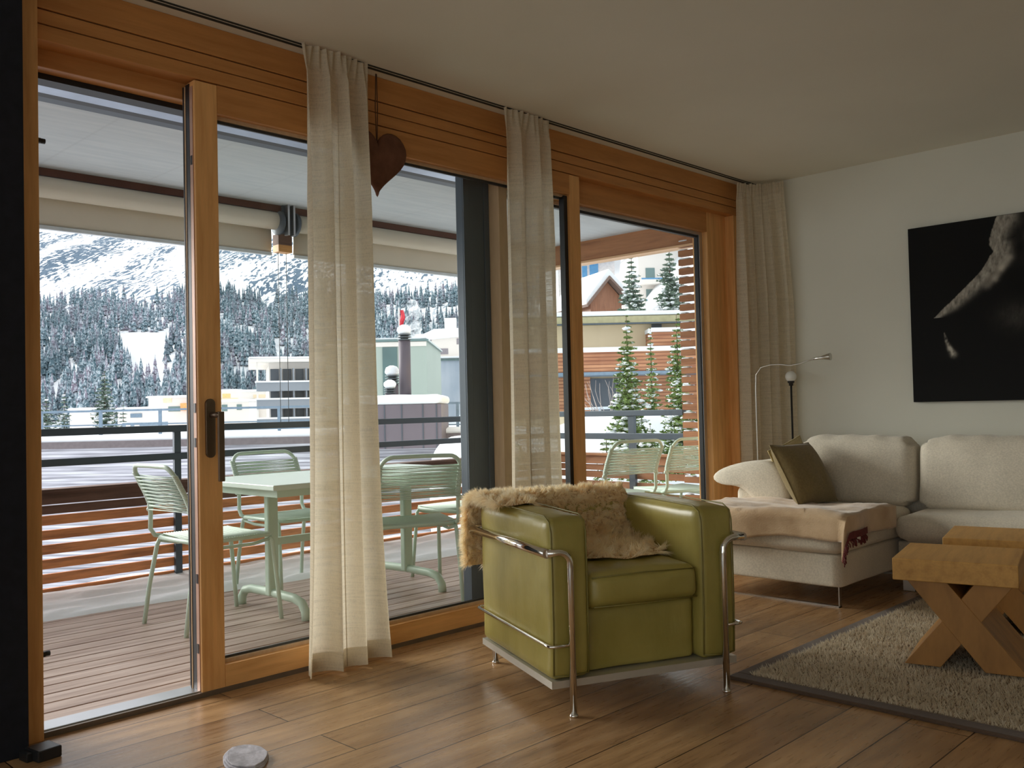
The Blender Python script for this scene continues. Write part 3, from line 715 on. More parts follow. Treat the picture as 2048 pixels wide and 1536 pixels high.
hd_ = MB().tube([a - dd_*.02, a + dd_*.02, a+dd_*.03, b2, b2+dd_*.001], [.006, .008, .009, .023, .020], 18)
hd_.build('lamp_head', M['lampmetal'], L1)
L2 = thing('globe_lamp', 'black pole lamp with a small white globe beside the curtain and the wall', 'floor lamp', (5.57, 2.90, 0))
MB().lathe([(0, 0), (.05, 0), (.05, .012), (.01, .018), (0, .018)], n=28).build('base', M['black_metal'], L2)
MB().tube([(0, 0, .01), (0, 0, 1.16)], .0065, 12).build('pole', M['black_metal'], L2)
MB().lathe([(0, 1.155), (.014, 1.155), (.014, 1.17), (.022, 1.175), (.022, 1.186), (0, 1.186)], n=20).build('socket', M['black_metal'], L2)
MB().blob((0, 0, 1.215), .036, 24, 14).build('globe_shade', plain('opal_glass', (.80, .79, .74, 1), .3, var=.02), L2)

# ---------------------------------------------------------------- X stools / coffee tables
M['oak'] = wood('light_oak', rgb(206, 156, 84), rgb(176, 126, 62), (12, 1, 12), 2.2, rough=.5)
M['oak_d'] = wood('oak_panel', rgb(170, 122, 64), rgb(140, 98, 50), (6, 12, 2), 2.2, rough=.5)
def stool(label, loc, rz, L=.43, Dp=.44, T=.083, Hh=.405):
    t = thing('side_table', label, 'coffee table', loc, rz)
    # local: x = along the front (0..L), y = depth (0..Dp); front faces -y
    MB().box((0, 0, Hh-T), (L, Dp, Hh)).build('tabletop', M['oak'], t, bevel=.003)
    def plank(x0, x1, w, off=0):
        mb = MB(); zt_ = Hh-T
        return mb.prism([(x0, 0), (x0+w, 0), (x1+w, zt_), (x1, zt_)], .012+off, Dp-.012-off, lambda u, v, q: (u, q, v))
    wL = .14
    plank(L+.02-wL, .05, wL).build('leg', M['oak_d'], t, bevel=.002)
    plank(.03, L-.02-wL+.012, wL-.012, .005).build('leg', M['oak_d'], t, bevel=.002)
    return t
# x axis runs from front-left to front-right
ang = math.atan2(-.407, .09)
stool('oak table with crossed plank legs standing nearest on the shaggy rug', (3.575, 1.462, .030), ang)
stool('oak table with crossed plank legs behind the nearer one, by the sofa', (4.225, 1.502, .030), ang)

# ---------------------------------------------------------------- rug
RG = thing('rug', 'beige shaggy rug with a flat dark brown border', 'rug', (3.07, -.4, 0))
M['rugband'] = fabric('brown_felt_border', rgb(92, 74, 60), weave=300)
rb = MB()
for a, b_ in (((3.07, -.6, 0), (3.135, 1.895, .014)), ((3.135, 1.83, 0), (4.915, 1.895, .0135)), ((4.915, -.6, 0), (4.98, 1.895, .014))): rb.box(a, b_)
wpart(rb, 'border', M['rugband'], RG, bevel=.005)
wpart(MB().box((3.13, -.6, .0), (4.92, 1.83, .016)), 'backing', plain('rug_backing', rgb(132, 116, 94), .95), RG)
r = np.random.default_rng(11); n = 120000
PX = 3.13 + 1.79*r.random(n)**1.25; PY = 1.83 - 1.75*r.random(n)**1.0
keep = np.ones(n, bool)
P = np.stack([PX, PY, np.full(n, .014)], 1)
gs = .0125; gi = np.floor(P[:, :2]/gs).astype(int); hsh = np.sin(gi[:, 0]*127.1+gi[:, 1]*311.7)*43758.5453; j1 = hsh-np.floor(hsh); hsh2 = np.sin(gi[:, 0]*269.5+gi[:, 1]*183.3)*43758.5453; j2 = hsh2-np.floor(hsh2)
cx_ = (gi[:, 0]+.25+.5*j1)*gs; cy_ = (gi[:, 1]+.25+.5*j2)*gs
cl = (cx_-P[:, 0])/.016 + (j2-.5)*1.0; cl2 = (cy_-P[:, 1])/.016 + (j1-.5)*1.0
pm = furmat('rug_pile', rgb(214, 198, 170), rgb(246, 238, 220), 14)
N = np.tile(np.array([0, 0, 1.0]), (n, 1)); ln = np.stack([cl, cl2, np.zeros(n)], 1)*1.0
ro = fur('pile', P - np.array([3.07, -.4, 0]), N, (.014 + .012*j1)*(.85+.3*r.random(n)), .0016, pm, RG, droop=.25, lean=ln, curl=.12, seed=12, seg=2)
tag(ro, kind='stuff')

# ---------------------------------------------------------------- picture on the wall
PY0, PY1, PZ0, PZ1 = 2.155, .42, 1.03, 2.083
PC = thing('wall_picture', 'large black canvas print of a pale bear head in profile above the sofa', 'picture', (X1-.001, (PY0+PY1)/2, PZ0))
wpart(MB().box((X1-.030, PY1, PZ0), (X1-.001, PY0, PZ1)), 'canvas', plain('black_canvas', (.010, .009, .008, 1), .85, var=.3, scale=300, spec=.2), PC)
def zc(a, b_):   # point of the print, from crop units
    q = on_x(1780 + a/3.34, 380 + b_/3.34, X1-.03); return (q.y, q.z)
sil = [zc(*q) for q in [(300, 850), (330, 815), (400, 750), (500, 650), (560, 590), (620, 520), (665, 440), (690, 410), (662, 370), (662, 320), (690, 230), (712, 175)]]
sil += [(sil[-1][0]-.0, PZ1+.02)]
wid_ = [.026, .034, .056, .068, .072, .080, .10, .10, .09, .09, .10, .11, .11]
inn = [zc(*q) for q in [(800, 450), (745, 520), (700, 590), (650, 640)]]
tuft = [zc(*q) for q in [(362, 955), (378, 1010), (400, 1060), (425, 1098)]]
def seg_d(P_, a, b_):
    a = np.array(a); b_ = np.array(b_); t = np.clip(((P_-a)@(b_-a))/((b_-a)@(b_-a)), 0, 1); q = a + t[:, None]*(b_-a)
    return np.linalg.norm(P_-q, axis=1), t, (b_[0]-a[0])*(P_[:, 1]-a[1])-(b_[1]-a[1])*(P_[:, 0]-a[0])
ny, nz = 420, 300
yy, zz = np.meshgrid(np.linspace(PY0-.002, PY1+.002, ny), np.linspace(PZ0+.002, PZ1-.002, nz), indexing='ij')
Q = np.stack([yy.ravel(), zz.ravel()], 1)
best = np.full(len(Q), 9.0); side = np.zeros(len(Q)); ww = np.zeros(len(Q))
for i in range(len(sil)-1):
    d_, t_, s_ = seg_d(Q, sil[i], sil[i+1]); k = d_ < best; best[k] = d_[k]; side[k] = s_[k]; ww[k] = (wid_[i]*(1-t_)+wid_[i+1]*t_)[k]
inside = side > 0
fur_n = np.array([noise.noise(Vector((q[0]*55, q[1]*22, 0))) + .6*noise.noise(Vector((q[0]*150, q[1]*60, 3))) for q in Q.tolist()])
edge = best + .004*fur_n
below = Q[:, 1] < sil[0][1] - .004
lit = np.where(inside & ~below, np.exp(-(np.maximum(edge-ww*.55, 0)/(ww*.42))**2)*np.clip(edge/.004, 0, 1), 0)
lit *= np.clip(.60 + .42*fur_n, .1, 1)
for i in range(len(inn)-1):
    d_, t_, s_ = seg_d(Q, inn[i], inn[i+1]); lit += .5*np.exp(-((d_+.004*fur_n)/.018)**2)*(1-.2*i)
for i in range(3):
    d_, t_, s_ = seg_d(Q, tuft[i], tuft[i+1]); w = .003+.0040*(i+t_); lit += (.5+.3*i)*np.clip(.8+1.2*fur_n, 0, 1.3)*np.exp(-((d_+.004*fur_n)/w)**2)
ga, gb = zc(860, 840); lit += .07*np.exp(-(((Q[:, 0]-ga)/.10)**2 + ((Q[:, 1]-gb)/.07)**2))*(1+.6*fur_n)
ea, eb = zc(1050, 330); lit += .35*np.exp(-(((Q[:, 0]-ea)/.09)**2 + ((Q[:, 1]-eb)/.13)**2))*(.7+.5*fur_n)
da, db = zc(870, 385); lit *= 1 - .85*np.exp(-(((Q[:, 0]-da)/.035)**2 + ((Q[:, 1]-db)/.05)**2))
lit = np.clip(lit, 0, 1)
colr = np.stack([.008+lit*.50, .008+lit*.46, .008+lit*.39, np.ones(len(Q))], 1)
V = np.stack([np.full(len(Q), X1-.0306), Q[:, 0], Q[:, 1]], 1) - np.array(PC.location)
I = (np.arange(ny-1)[:, None]*nz + np.arange(nz-1)[None, :]).ravel()
Fq = np.stack([I, I+1, I+nz+1, I+nz], 1)
pmm, nt, b, o = newmat('printed_canvas'); va = nt.nodes.new('ShaderNodeVertexColor'); va.layer_name = 'col'; nt.links.new(va.outputs[0], b.inputs['Base Color']); b.inputs['Roughness'].default_value = .8; b.inputs['Specular IOR Level'].default_value = .2
np_mesh('print', V, Fq, pmm, PC, cols=colr)
# ---------------------------------------------------------------- terrace
DZ = -.03; YF = 5.70; XS = 6.25; TC = 2.515
def deckmat():
    m, nt, b, o = newmat('weathered_deck')
    t = tex(nt, scale=2, stretch=(1, 14, 1), detail=6); t2 = tex(nt, scale=1.2, detail=3)
    c = ramp(nt, t.outputs['Fac'], [(.3, rgb(138, 114, 100)), (.5, rgb(180, 158, 144)), (.7, rgb(204, 186, 174))])
    c = mixc(nt, ramp(nt, t2.outputs['Fac'], [(.45, (0,0,0,1)), (.7, (.5,)*3+(1,))]), c, rgb(150, 128, 116))
    nt.links.new(c, b.inputs['Base Color']); b.inputs['Roughness'].default_value = .42; b.inputs['Specular IOR Level'].default_value = .5; bump(nt, b, t.outputs['Fac'], .15, .002); return m
M['deck'] = deckmat()
M['wood_wx'] = wood('weathered_larch', rgb(218, 146, 96), rgb(140, 88, 60), (1, 10, 10), 2.2, rough=.7)
M['wood_wxd'] = wood('dark_weathered_board', rgb(112, 84, 72), rgb(74, 52, 44), (1, 10, 10), 2.2, rough=.7)
M['wood_y'] = wood('weathered_larch_side', rgb(168, 116, 80), rgb(130, 84, 56), (10, 1, 10), 2.2, rough=.7)
dk = MB(); y = 3.380; k = 0
while y < 5.72:
    dk.box((-2.0, y, DZ-.026), (6.4, min(y+.112, 5.72), DZ)); y += .121
struct(dk.build('terrace_deck', M['deck'], bevel=.002, seg=1))
struct(MB().box((-2.0, 3.37, DZ-.2), (6.45, 5.74, DZ-.06)).build('terrace_slab', plain('slab', (.05, .045, .04, 1), .9)))
def cmat():
    m, nt, b, o = newmat('painted_boards_ceiling')
    t = tex(nt, scale=3, stretch=(1, 9, 1), detail=5); tc = nt.nodes.new('ShaderNodeTexCoord'); sx = nt.nodes.new('ShaderNodeSeparateXYZ'); nt.links.new(tc.outputs['Object'], sx.inputs[0])
    md = nt.nodes.new('ShaderNodeMath'); md.operation = 'PINGPONG'; md.inputs[1].default_value = .31; nt.links.new(sx.outputs[0], md.inputs[0])
    c = ramp(nt, t.outputs['Fac'], [(.3, (.46, .50, .53, 1)), (.7, (.54, .57, .59, 1))]); c = mixc(nt, ramp(nt, md.outputs[0], [(.0, (.35,)*3+(1,)), (.012, (0,0,0,1))]), c, (.40, .42, .44, 1))
    nt.links.new(c, b.inputs['Base Color']); b.inputs['Roughness'].default_value = .7; return m
struct(MB().box((-2.0, 3.36, TC), (6.45, 6.0, TC+.2)).build('terrace_ceiling', cmat()))
# blind housing above the window, outside
BH = thing('blind_housing', 'long metal sun blind housing above the window outside, under the terrace ceiling', 'blind housing', (2.0, 3.6, TC-.19))
wpart(MB().box((-1.0, 3.475, 2.335), (6.15, 3.92, TC-.001)), 'casing', M['alu_grey'], BH)
wpart(MB().box((-1.0, 3.66, 2.322), (6.15, 3.775, 2.335)), 'end_rail', plain('blind_rail', rgb(170, 180, 196), .35, .8), BH)
wpart(MB().box((-1.0, 3.775, 2.328), (6.15, 3.84, 2.336)).box((-1.0, 3.52, 2.328), (6.15, 3.655, 2.336)), 'slot', M['seal'], BH)
# grey post
gp = thing('steel_post', 'dark grey metal post standing on the deck right outside the sliding door', 'post', (3.262, 3.445, DZ))
MB().box((-.105, -.028, 0), (.075, .028, 2.362)).build('shaft', M['alu_grey'], gp, bevel=.006)
MB().box((-.105, -.034, 0), (-.065, -.027, 2.36)).box((.040, -.034, 0), (.075, -.027, 2.36)).build('cover_strip', M['alu_grey'], gp, bevel=.002)
# front and side parapet
FE = thing('balcony_parapet', 'front balcony parapet of brown wooden slats under two grey metal rails', 'parapet', (2.0, YF, DZ))
def slats(mb, along, a, b, z0, z1, n, h, pos, th=.028):
    for k in range(n):
        z = z0 + (z1-z0)*k/(n-1) if n > 1 else z0
        if along == 'x': mb.box((a, pos, z), (b, pos+th, z+h))
        else: mb.box((pos, a, z), (pos+th, b, z+h))
    return mb
wpart(slats(MB(), 'x', -2.0, XS, .00, .425, 6, .055, YF+.03), 'slat_panel', M['wood_wx'], FE, bevel=.003)
wpart(MB().box((-2.0, YF-.03, .618), (XS+.05, YF+.10, .638)).box((-2.0, YF, .548), (XS, YF+.035, .618)).box((-2.0, YF+.02, .49), (XS, YF+.05, .54)), 'cap_board', M['wood_wxd'], FE, bevel=.003)
wpart(MB().box((-2.0, YF-.010, .946), (XS+.05, YF+.045, .990)), 'rail', M['alu_grey'], FE, bevel=.004)
wpart(MB().box((-2.0, YF-.005, .768), (XS+.05, YF+.030, .812)), 'rail', M['alu_grey'], FE, bevel=.004)
for x in (-.4, 1.0, 2.72, 4.3): wpart(MB().box((x-.022, YF+.005, DZ-.1), (x+.022, YF+.03, .95)), 'post', M['alu_grey'], FE)
FS = thing('balcony_parapet', 'side balcony parapet of reddish slats with grey rails, seen through the right window', 'parapet', (XS, 4.9, DZ))
wpart(slats(MB(), 'y', 4.20, YF, .00, .425, 6, .055, XS+.03), 'slat_panel', M['wood_y'], FS, bevel=.003)
wpart(MB().box((XS-.02, 4.20, .618), (XS+.10, YF-.032, .638)).box((XS, 4.20, .548), (XS+.035, YF, .618)).box((XS+.02, 4.2, .49), (XS+.05, YF, .54)), 'cap_board', M['wood_y'], FS, bevel=.003)
wpart(MB().box((XS-.010, 4.20, .960), (XS+.045, YF-.012, 1.008)), 'rail', M['alu_grey'], FS, bevel=.004)
wpart(MB().box((XS-.005, 4.20, .762), (XS+.030, YF-.012, .814)), 'rail', M['alu_grey'], FS, bevel=.004)
wpart(MB().box((XS+.002, 4.70, DZ-.1), (XS+.035, 4.76, .97)), 'post', M['alu_grey'], FS)
# slatted screen and side beam
SC = thing('slatted_screen', 'tall reddish wooden slat screen with snow tips at the right end of the terrace', 'screen', (XS, 3.8, DZ))
sl_ = MB(); sn_ = MB(); k = 0; z = DZ+.01
while z < 2.42:
    sl_.box((XS-.005, 3.42, z), (XS+.045, 4.205, z+.048)); sn_.cushion((XS-.004, 4.10 + .05*((k*37) % 10)/10, z+.047), (XS+.044, 4.20, z+.060), .006, 3); z += .073; k += 1
wpart(sl_, 'slats', M['wood_y'], SC, bevel=.002, seg=1); tag(wpart(sn_, 'snow', M['snow'], SC), kind='stuff')
for y in (3.50, 3.78, 3.97): wpart(MB().box((XS-.045, y, DZ), (XS-.006, y+.055, 2.42)), 'batten', plain('dark_batten', rgb(70, 54, 48), .7), SC)
SB = thing('roof_beam', 'reddish brown wooden beam under the terrace ceiling at its right end', 'beam', (XS, 4.6, 2.3))
wpart(MB().box((XS, 3.42, 2.335), (XS+.09, 5.9, TC+.10)), 'beam_board', M['wood_y'], SB, bevel=.004)
wpart(MB().box((XS-.02, 3.42, 2.318), (XS+.11, 5.9, 2.336)), 'edge_strip', wood('pale_strip', rgb(214, 172, 132), rgb(184, 140, 100), (10, 1, 10), 2), SB, bevel=.002)
# awnings
M['awn'] = plain('cream_awning_fabric', rgb(216, 208, 192), .8, var=.03, scale=3)
def awning(label, x0, x1):
    t = thing('awning', label, 'awning', ((x0+x1)/2, YF, 2.17), group='rolled awnings at the edge of the terrace roof')
    wpart(MB().tube([(x0, YF-.03, 2.405), (x1, YF-.03, 2.405)], .062, 20), 'roller', M['awn'], t)
    va = MB().grid(8, 7, lambda u, v: (x0+(x1-x0)*u, YF+.035 - .008*math.sin(v*3.1), 2.395-.205*v)); o = wpart(va, 'valance', M['awn'], t); m = o.modifiers.new('s', 'SOLIDIFY'); m.thickness = .004
    wpart(MB().box((x0, YF+.018, 2.168), (x1, YF+.048, 2.192)), 'front_bar', plain('white_bar', rgb(214, 222, 228), .4), t, bevel=.003)
    return t
a1 = awning('rolled cream awning left of the dark bracket above the parapet', -2.0, 3.44)
a2 = awning('rolled cream awning right of the dark bracket above the parapet', 3.62, 6.2)
wpart(MB().box((3.27, YF+.030, 2.285), (3.34, YF+.033, 2.310)), 'blue_label', plain('blue_label', rgb(44, 66, 130), .5), a1)
tb_ = struct(MB().box((-2.0, YF-.05, 2.470), (6.25, YF+.01, TC)).build('terrace_ceiling_strip', plain('brown_ceiling_strip', rgb(96, 62, 50), .7)))  # brown strip under the ceiling edge, above the awnings
AB = thing('awning_bracket', 'dark round awning bracket between the two rolled awnings', 'bracket', (3.53, YF, 2.3))
br_ = MB().tube([(3.455, YF-.03, 2.395), (3.475, YF-.03, 2.395)], .085, 20).tube([(3.575, YF-.03, 2.395), (3.60, YF-.03, 2.395)], .085, 20).box((3.475, YF-.07, 2.32), (3.575, YF-.01, TC))
wpart(br_, 'side_plate', M['alu_grey'], AB)
wpart(MB().box((3.49, YF-.115, 2.30), (3.505, YF-.07, TC)).box((3.535, YF-.115, 2.30), (3.55, YF-.07, TC)), 'arm', M['alu'], AB)
wpart(MB().box((3.47, YF-.02, 2.245), (3.58, YF+.055, 2.32)), 'timber_block', M['wood_wxd'], AB)
wpart(MB().box((3.47, YF-.02, 2.195), (3.58, YF+.055, 2.245)), 'timber_end', wood('orange_block', rgb(214, 160, 96), rgb(186, 130, 70)), AB)
wpart(MB().tube([(3.495, YF+.03, 2.2), (3.495, YF+.03, .98)], .0022, 5).tube([(3.56, YF+.03, 2.2), (3.56, YF+.03, .98)], .0022, 5), 'guide_wire', M['black_metal'], AB)
# snow on the deck
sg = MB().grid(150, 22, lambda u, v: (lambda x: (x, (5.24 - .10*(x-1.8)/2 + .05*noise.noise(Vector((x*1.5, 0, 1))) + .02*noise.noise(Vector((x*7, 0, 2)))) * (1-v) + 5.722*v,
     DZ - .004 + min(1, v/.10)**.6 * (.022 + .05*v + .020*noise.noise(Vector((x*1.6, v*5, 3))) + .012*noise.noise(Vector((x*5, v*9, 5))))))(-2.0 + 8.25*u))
ol_ = MB().grid(80, 8, lambda u, v: (-2.0+8.6*u, 5.76+.30*v, -.02+.05*noise.noise(Vector((u*20, v*3, 1)))+.03*math.sin(3.1*v))).build('ledge_snow', M['snow']); tag(ol_, 'narrow band of snow on the outer ledge behind the slats of the front parapet', 'snow', kind='stuff')
struct(MB().box((-2.0, 5.745, -.3), (6.6, 6.08, -.08)).build('terrace_ledge', M['alu_grey']))
sgo = sg.build('drifted_snow', M['snow_shade_lift']); tag(sgo, 'strip of drifted snow lying on the deck along the parapet', 'snow', kind='stuff')

# ---------------------------------------------------------------- terrace furniture
M['mint'] = plain('mint_green_lacquer', rgb(194, 214, 196), .4, var=.03)
M['cord'] = plain('mint_white_cord', rgb(204, 220, 206), .55, var=.03)
def cord_chair(label, loc, rz, arms=False, group=None):
    t = thing('cord_chair', label, 'chair', (loc[0], loc[1], DZ), rz, group)
    R_ = .0115; HW = .225
    seatz = .445
    # back frame: uprights lean back, rounded top
    for s in (-1, 1):
        rear = [(-.272, s*.235, 0), (-.245, s*.228, .20), (-.205, s*.222, .40), (-.192, s*.220, .43), (-.165, s*.215, .438)]
        MB().tube(rear, R_, 10).build('leg', M['mint'], t)
        MB().tube([(.255, s*.235, 0), (.235, s*.228, .22), (.215, s*.222, .415), (.20, s*.218, .433)], R_, 10).build('leg', M['mint'], t)
    side = []
    rc = .07; tz = .83; tx = -.335
    for s in (-1, 1):
        pts = [(-.17, s*HW, .445), (-.215, s*HW, .455), (-.238, s*HW, .49), (-.236, s*HW, .56), (-.238, s*HW, .62), (-.262, s*HW, .68), (-.300, s*HW, .755)]
        pts += [(-.300 + (tx+.300)*math.sin(q), s*(HW-rc*(1-math.cos(q))), .755+(tz-.755)*math.sin(q)) for q in [math.pi/2*i/6 for i in range(1, 7)]]
        side.append(pts)
    MB().tube(side[0] + [(tx-.005, 0, tz+.002)] + side[1][::-1], R_, 12).build('back_frame', M['mint'], t)
    seat = [(-.17, -HW, .445), (.17, -HW, .447), (.205, -HW+.012, .445), (.222, -HW+.05, .442), (.225, 0, .440), (.222, HW-.05, .442), (.205, HW-.012, .445), (.17, HW, .447), (-.17, HW, .445), (-.20, HW-.03, .443), (-.20, -HW+.03, .443)]
    MB().tube(seat, R_, 10, closed=True).build('seat_frame', M['mint'], t)
    MB().tube([(-.19, -.22, .425), (-.10, -.20, .405), (.12, -.20, .405), (.20, -.22, .425)], .009, 8).build('stretcher', M['mint'], t)
    MB().tube([(-.19, .22, .425), (-.10, .20, .405), (.12, .20, .405), (.20, .22, .425)], .009, 8).build('stretcher', M['mint'], t)
    cb = MB()
    def xz(z): # back profile
        P_ = [(.49, -.238), (.56, -.236), (.62, -.238), (.68, -.262), (.755, -.300), (.80, -.322)]
        for (z0, x0), (z1, x1) in zip(P_, P_[1:]):
            if z <= z1: return x0+(x1-x0)*(z-z0)/(z1-z0)
        return P_[-1][1]
    nb = 19
    for k in range(nb):
        z = .600 + .172*k/(nb-1); z2 = z + (.008 if k % 2 else -.008)
        cb.tube([(xz(z)-.010, -HW, z), (xz(z)-.006, -.07, (z+z2)/2+.002), (xz(z2)+.000, .07, (z+z2)/2-.002), (xz(z2)-.010, HW, z2)], .0031, 5)
        cb.tube([(xz(z)+.010, -HW, z+.004), (xz(z)+.004, 0, z+.003), (xz(z)+.010, HW, z+.004)], .0031, 5)
    for s in (-1, 1):
        for k in range(30):
            z = .594 + .190*k/29; q = [(xz(z)+.0145*math.cos(a), s*(HW+.0145*math.sin(a)), z+.001*a) for a in [i*math.pi/3 for i in range(6)]]; cb.tube(q, .0031, 4, closed=True)
    cb.build('back_cords', M['cord'], t)
    cs = MB()
    for k in range(27):
        x = -.165 + .365*k/26; cs.tube([(x, -HW-.004, .457), (x+.003*(k % 2), 0, .446), (x, HW+.004, .457)], .0034, 5)
    cs.build('seat_cords', M['cord'], t)
    if arms:
        for s in (-1, 1):
            MB().tube([(-.245, s*HW, .635), (-.10, s*(HW+.03), .645), (.07, s*(HW+.03), .640), (.105, s*(HW+.015), .625), (.09, s*(HW+.005), .605), (.05, s*(HW+.01), .610), (.04, s*(HW+.025), .63)], .009, 8).build('armrest', M['mint'], t)
    for s in (-1, 1):
        MB().blob((-.238, s*(HW+.012), .592), .014, 10, 6).build('cord_knob', M['cord'], t)
    return t
GC = 'mint green cord chairs around the terrace table'
cord_chair('mint green cord chair seen through the open doorway, left of the table', (2.35, 4.53), 0, group=GC)
cord_chair('mint green cord chair on the far side of the table, close to the parapet', (3.11, 4.99), -math.pi/2, True, group=GC)
cord_chair('mint green cord chair nearest the glass, right of the heart curtain, back to the room', (3.35, 4.13), math.radians(63), group=GC)
cord_chair('mint green cord chair at the right head of the table beside the grey post', (4.06, 4.44), math.pi, True, group=GC)
GE = 'mint green cord chairs seen through the right window'
cord_chair('mint green cord chair tilted back in the right window, left of its twin', (5.25, 4.17), math.radians(76), group=GE)
cord_chair('mint green cord chair in the right window in front of the slatted screen', (5.80, 4.00), math.radians(70), group=GE)
TB = thing('terrace_table', 'mint white metal garden table on two curved feet on the terrace', 'table', (3.13, 4.475, DZ))
MB().box((-.71, -.43, .695), (.76, .43, .722)).build('tabletop', plain('pale_mint_top', rgb(212, 226, 216), .3, var=.02), TB, bevel=.004)
MB().box((-.66, -.38, .655), (.71, .38, .694)).build('apron', M['mint'], TB)
for x in (-.47, .47):
    MB().box((x-.032, -.022, .09), (x+.032, .022, .66)).build('column', M['mint'], TB, bevel=.008)
    f_ = MB().tube([(x, -.33, 0), (x, -.325, .045), (x, -.29, .085), (x, -.22, .10), (x, 0, .105), (x, .22, .10), (x, .29, .085), (x, .325, .045), (x, .33, 0)], .024, 14).build('foot', M['mint'], TB)
MB().box((-.47, -.012, .36), (.47, .012, .40)).build('crossbar', M['mint'], TB)
gd = thing('glass_dish', 'small clear glass dish on the terrace table', 'dish', (2.90, 4.38, DZ+.7225))
MB().lathe([(0, 0), (.035, 0), (.045, .025), (.042, .025), (.033, .004), (0, .004)], n=24).build('bowl', glassmat('dish_glass', (.9, .95, .93, 1)), gd)
# ---------------------------------------------------------------- distance: valley, mountain, forest
def HG(px): return 816 - .0229*(px-1024)
def wz(py, px, d): return EYE - (py-HG(px))*d/FPX
def terrain(d, l):
    "height over distance d along the view axis and lateral l"
    base = -9.0
    crest = 150 - .15*(l+150) + 16*noise.noise(Vector((l*.009, 2, 0))) - (0 if l < -60 else (l+60)*.12)
    k = max(0, d-330); z = base + k*.34 + 14*noise.noise(Vector((d*.006, l*.008, 1)))*min(1, k/120) + 3.5*noise.noise(Vector((d*.03, l*.03, 5)))*min(1, k/80)
    if z > crest: z = crest - (z-crest)*.2
    # near valley side on the right rises behind the houses
    if l > 4: z = max(z, base + 8 + max(0, d-22)*.34*min(1, (l-4)/6.0)*(1 if d < 200 else 0) - max(0, 5-(d-20))*2) if 20 < d < 200 else z
    return z
def terr_mat():
    m, nt, b, o = newmat('snowy_rock')
    ge = nt.nodes.new('ShaderNodeTexCoord'); t = tex(nt, scale=.030, detail=6, stretch=(1.0, .10, .3)); t2 = tex(nt, scale=.42, detail=8, stretch=(1, .20, .5)); sx = nt.nodes.new('ShaderNodeSeparateXYZ'); nt.links.new(ge.outputs['Object'], sx.inputs[0])
    t.inputs['Roughness'].default_value = .62
    mk = nt.nodes.new('ShaderNodeMath'); mk.operation = 'MULTIPLY_ADD'; nt.links.new(t2.outputs['Fac'], mk.inputs[0]); mk.inputs[1].default_value = 1.0; nt.links.new(t.outputs['Fac'], mk.inputs[2])
    hf = nt.nodes.new('ShaderNodeMath'); hf.operation = 'MULTIPLY'; hf.inputs[1].default_value = .5; nt.links.new(mk.outputs[0], hf.inputs[0])
    h = ramp(nt, hf.outputs[0], [(.515, (0,0,0,1)), (.535, (1,1,1,1))])
    hz = nt.nodes.new('ShaderNodeMapRange'); nt.links.new(sx.outputs[2], hz.inputs[0]); hz.inputs[1].default_value = 35; hz.inputs[2].default_value = 75
    mu = nt.nodes.new('ShaderNodeMath'); mu.operation = 'MULTIPLY'; nt.links.new(h, mu.inputs[0]); nt.links.new(hz.outputs[0], mu.inputs[1])
    c = mixc(nt, mu.outputs[0], (.74, .76, .78, 1), ramp(nt, t2.outputs['Fac'], [(.3, rgb(56, 78, 98)), (.7, rgb(104, 122, 138))]))
    nt.links.new(c, b.inputs['Base Color']); b.inputs['Roughness'].default_value = .9; b.inputs['Specular IOR Level'].default_value = .05; return m
ds_ = np.concatenate([np.linspace(14, 200, 60), np.linspace(206, 900, 150)]); ls_ = np.linspace(-520, 420, 190)
V = [(float(l), float(d), terrain(float(d), float(l))) for d in ds_ for l in ls_]
nl = len(ls_); I = (np.arange(len(ds_)-1)[:, None]*nl + np.arange(nl-1)[None, :]).ravel()
struct(np_mesh('mountain', np.array(V), np.stack([I, I+1, I+nl+1, I+nl], 1), terr_mat(), smooth=True)).rotation_euler.z = YAW
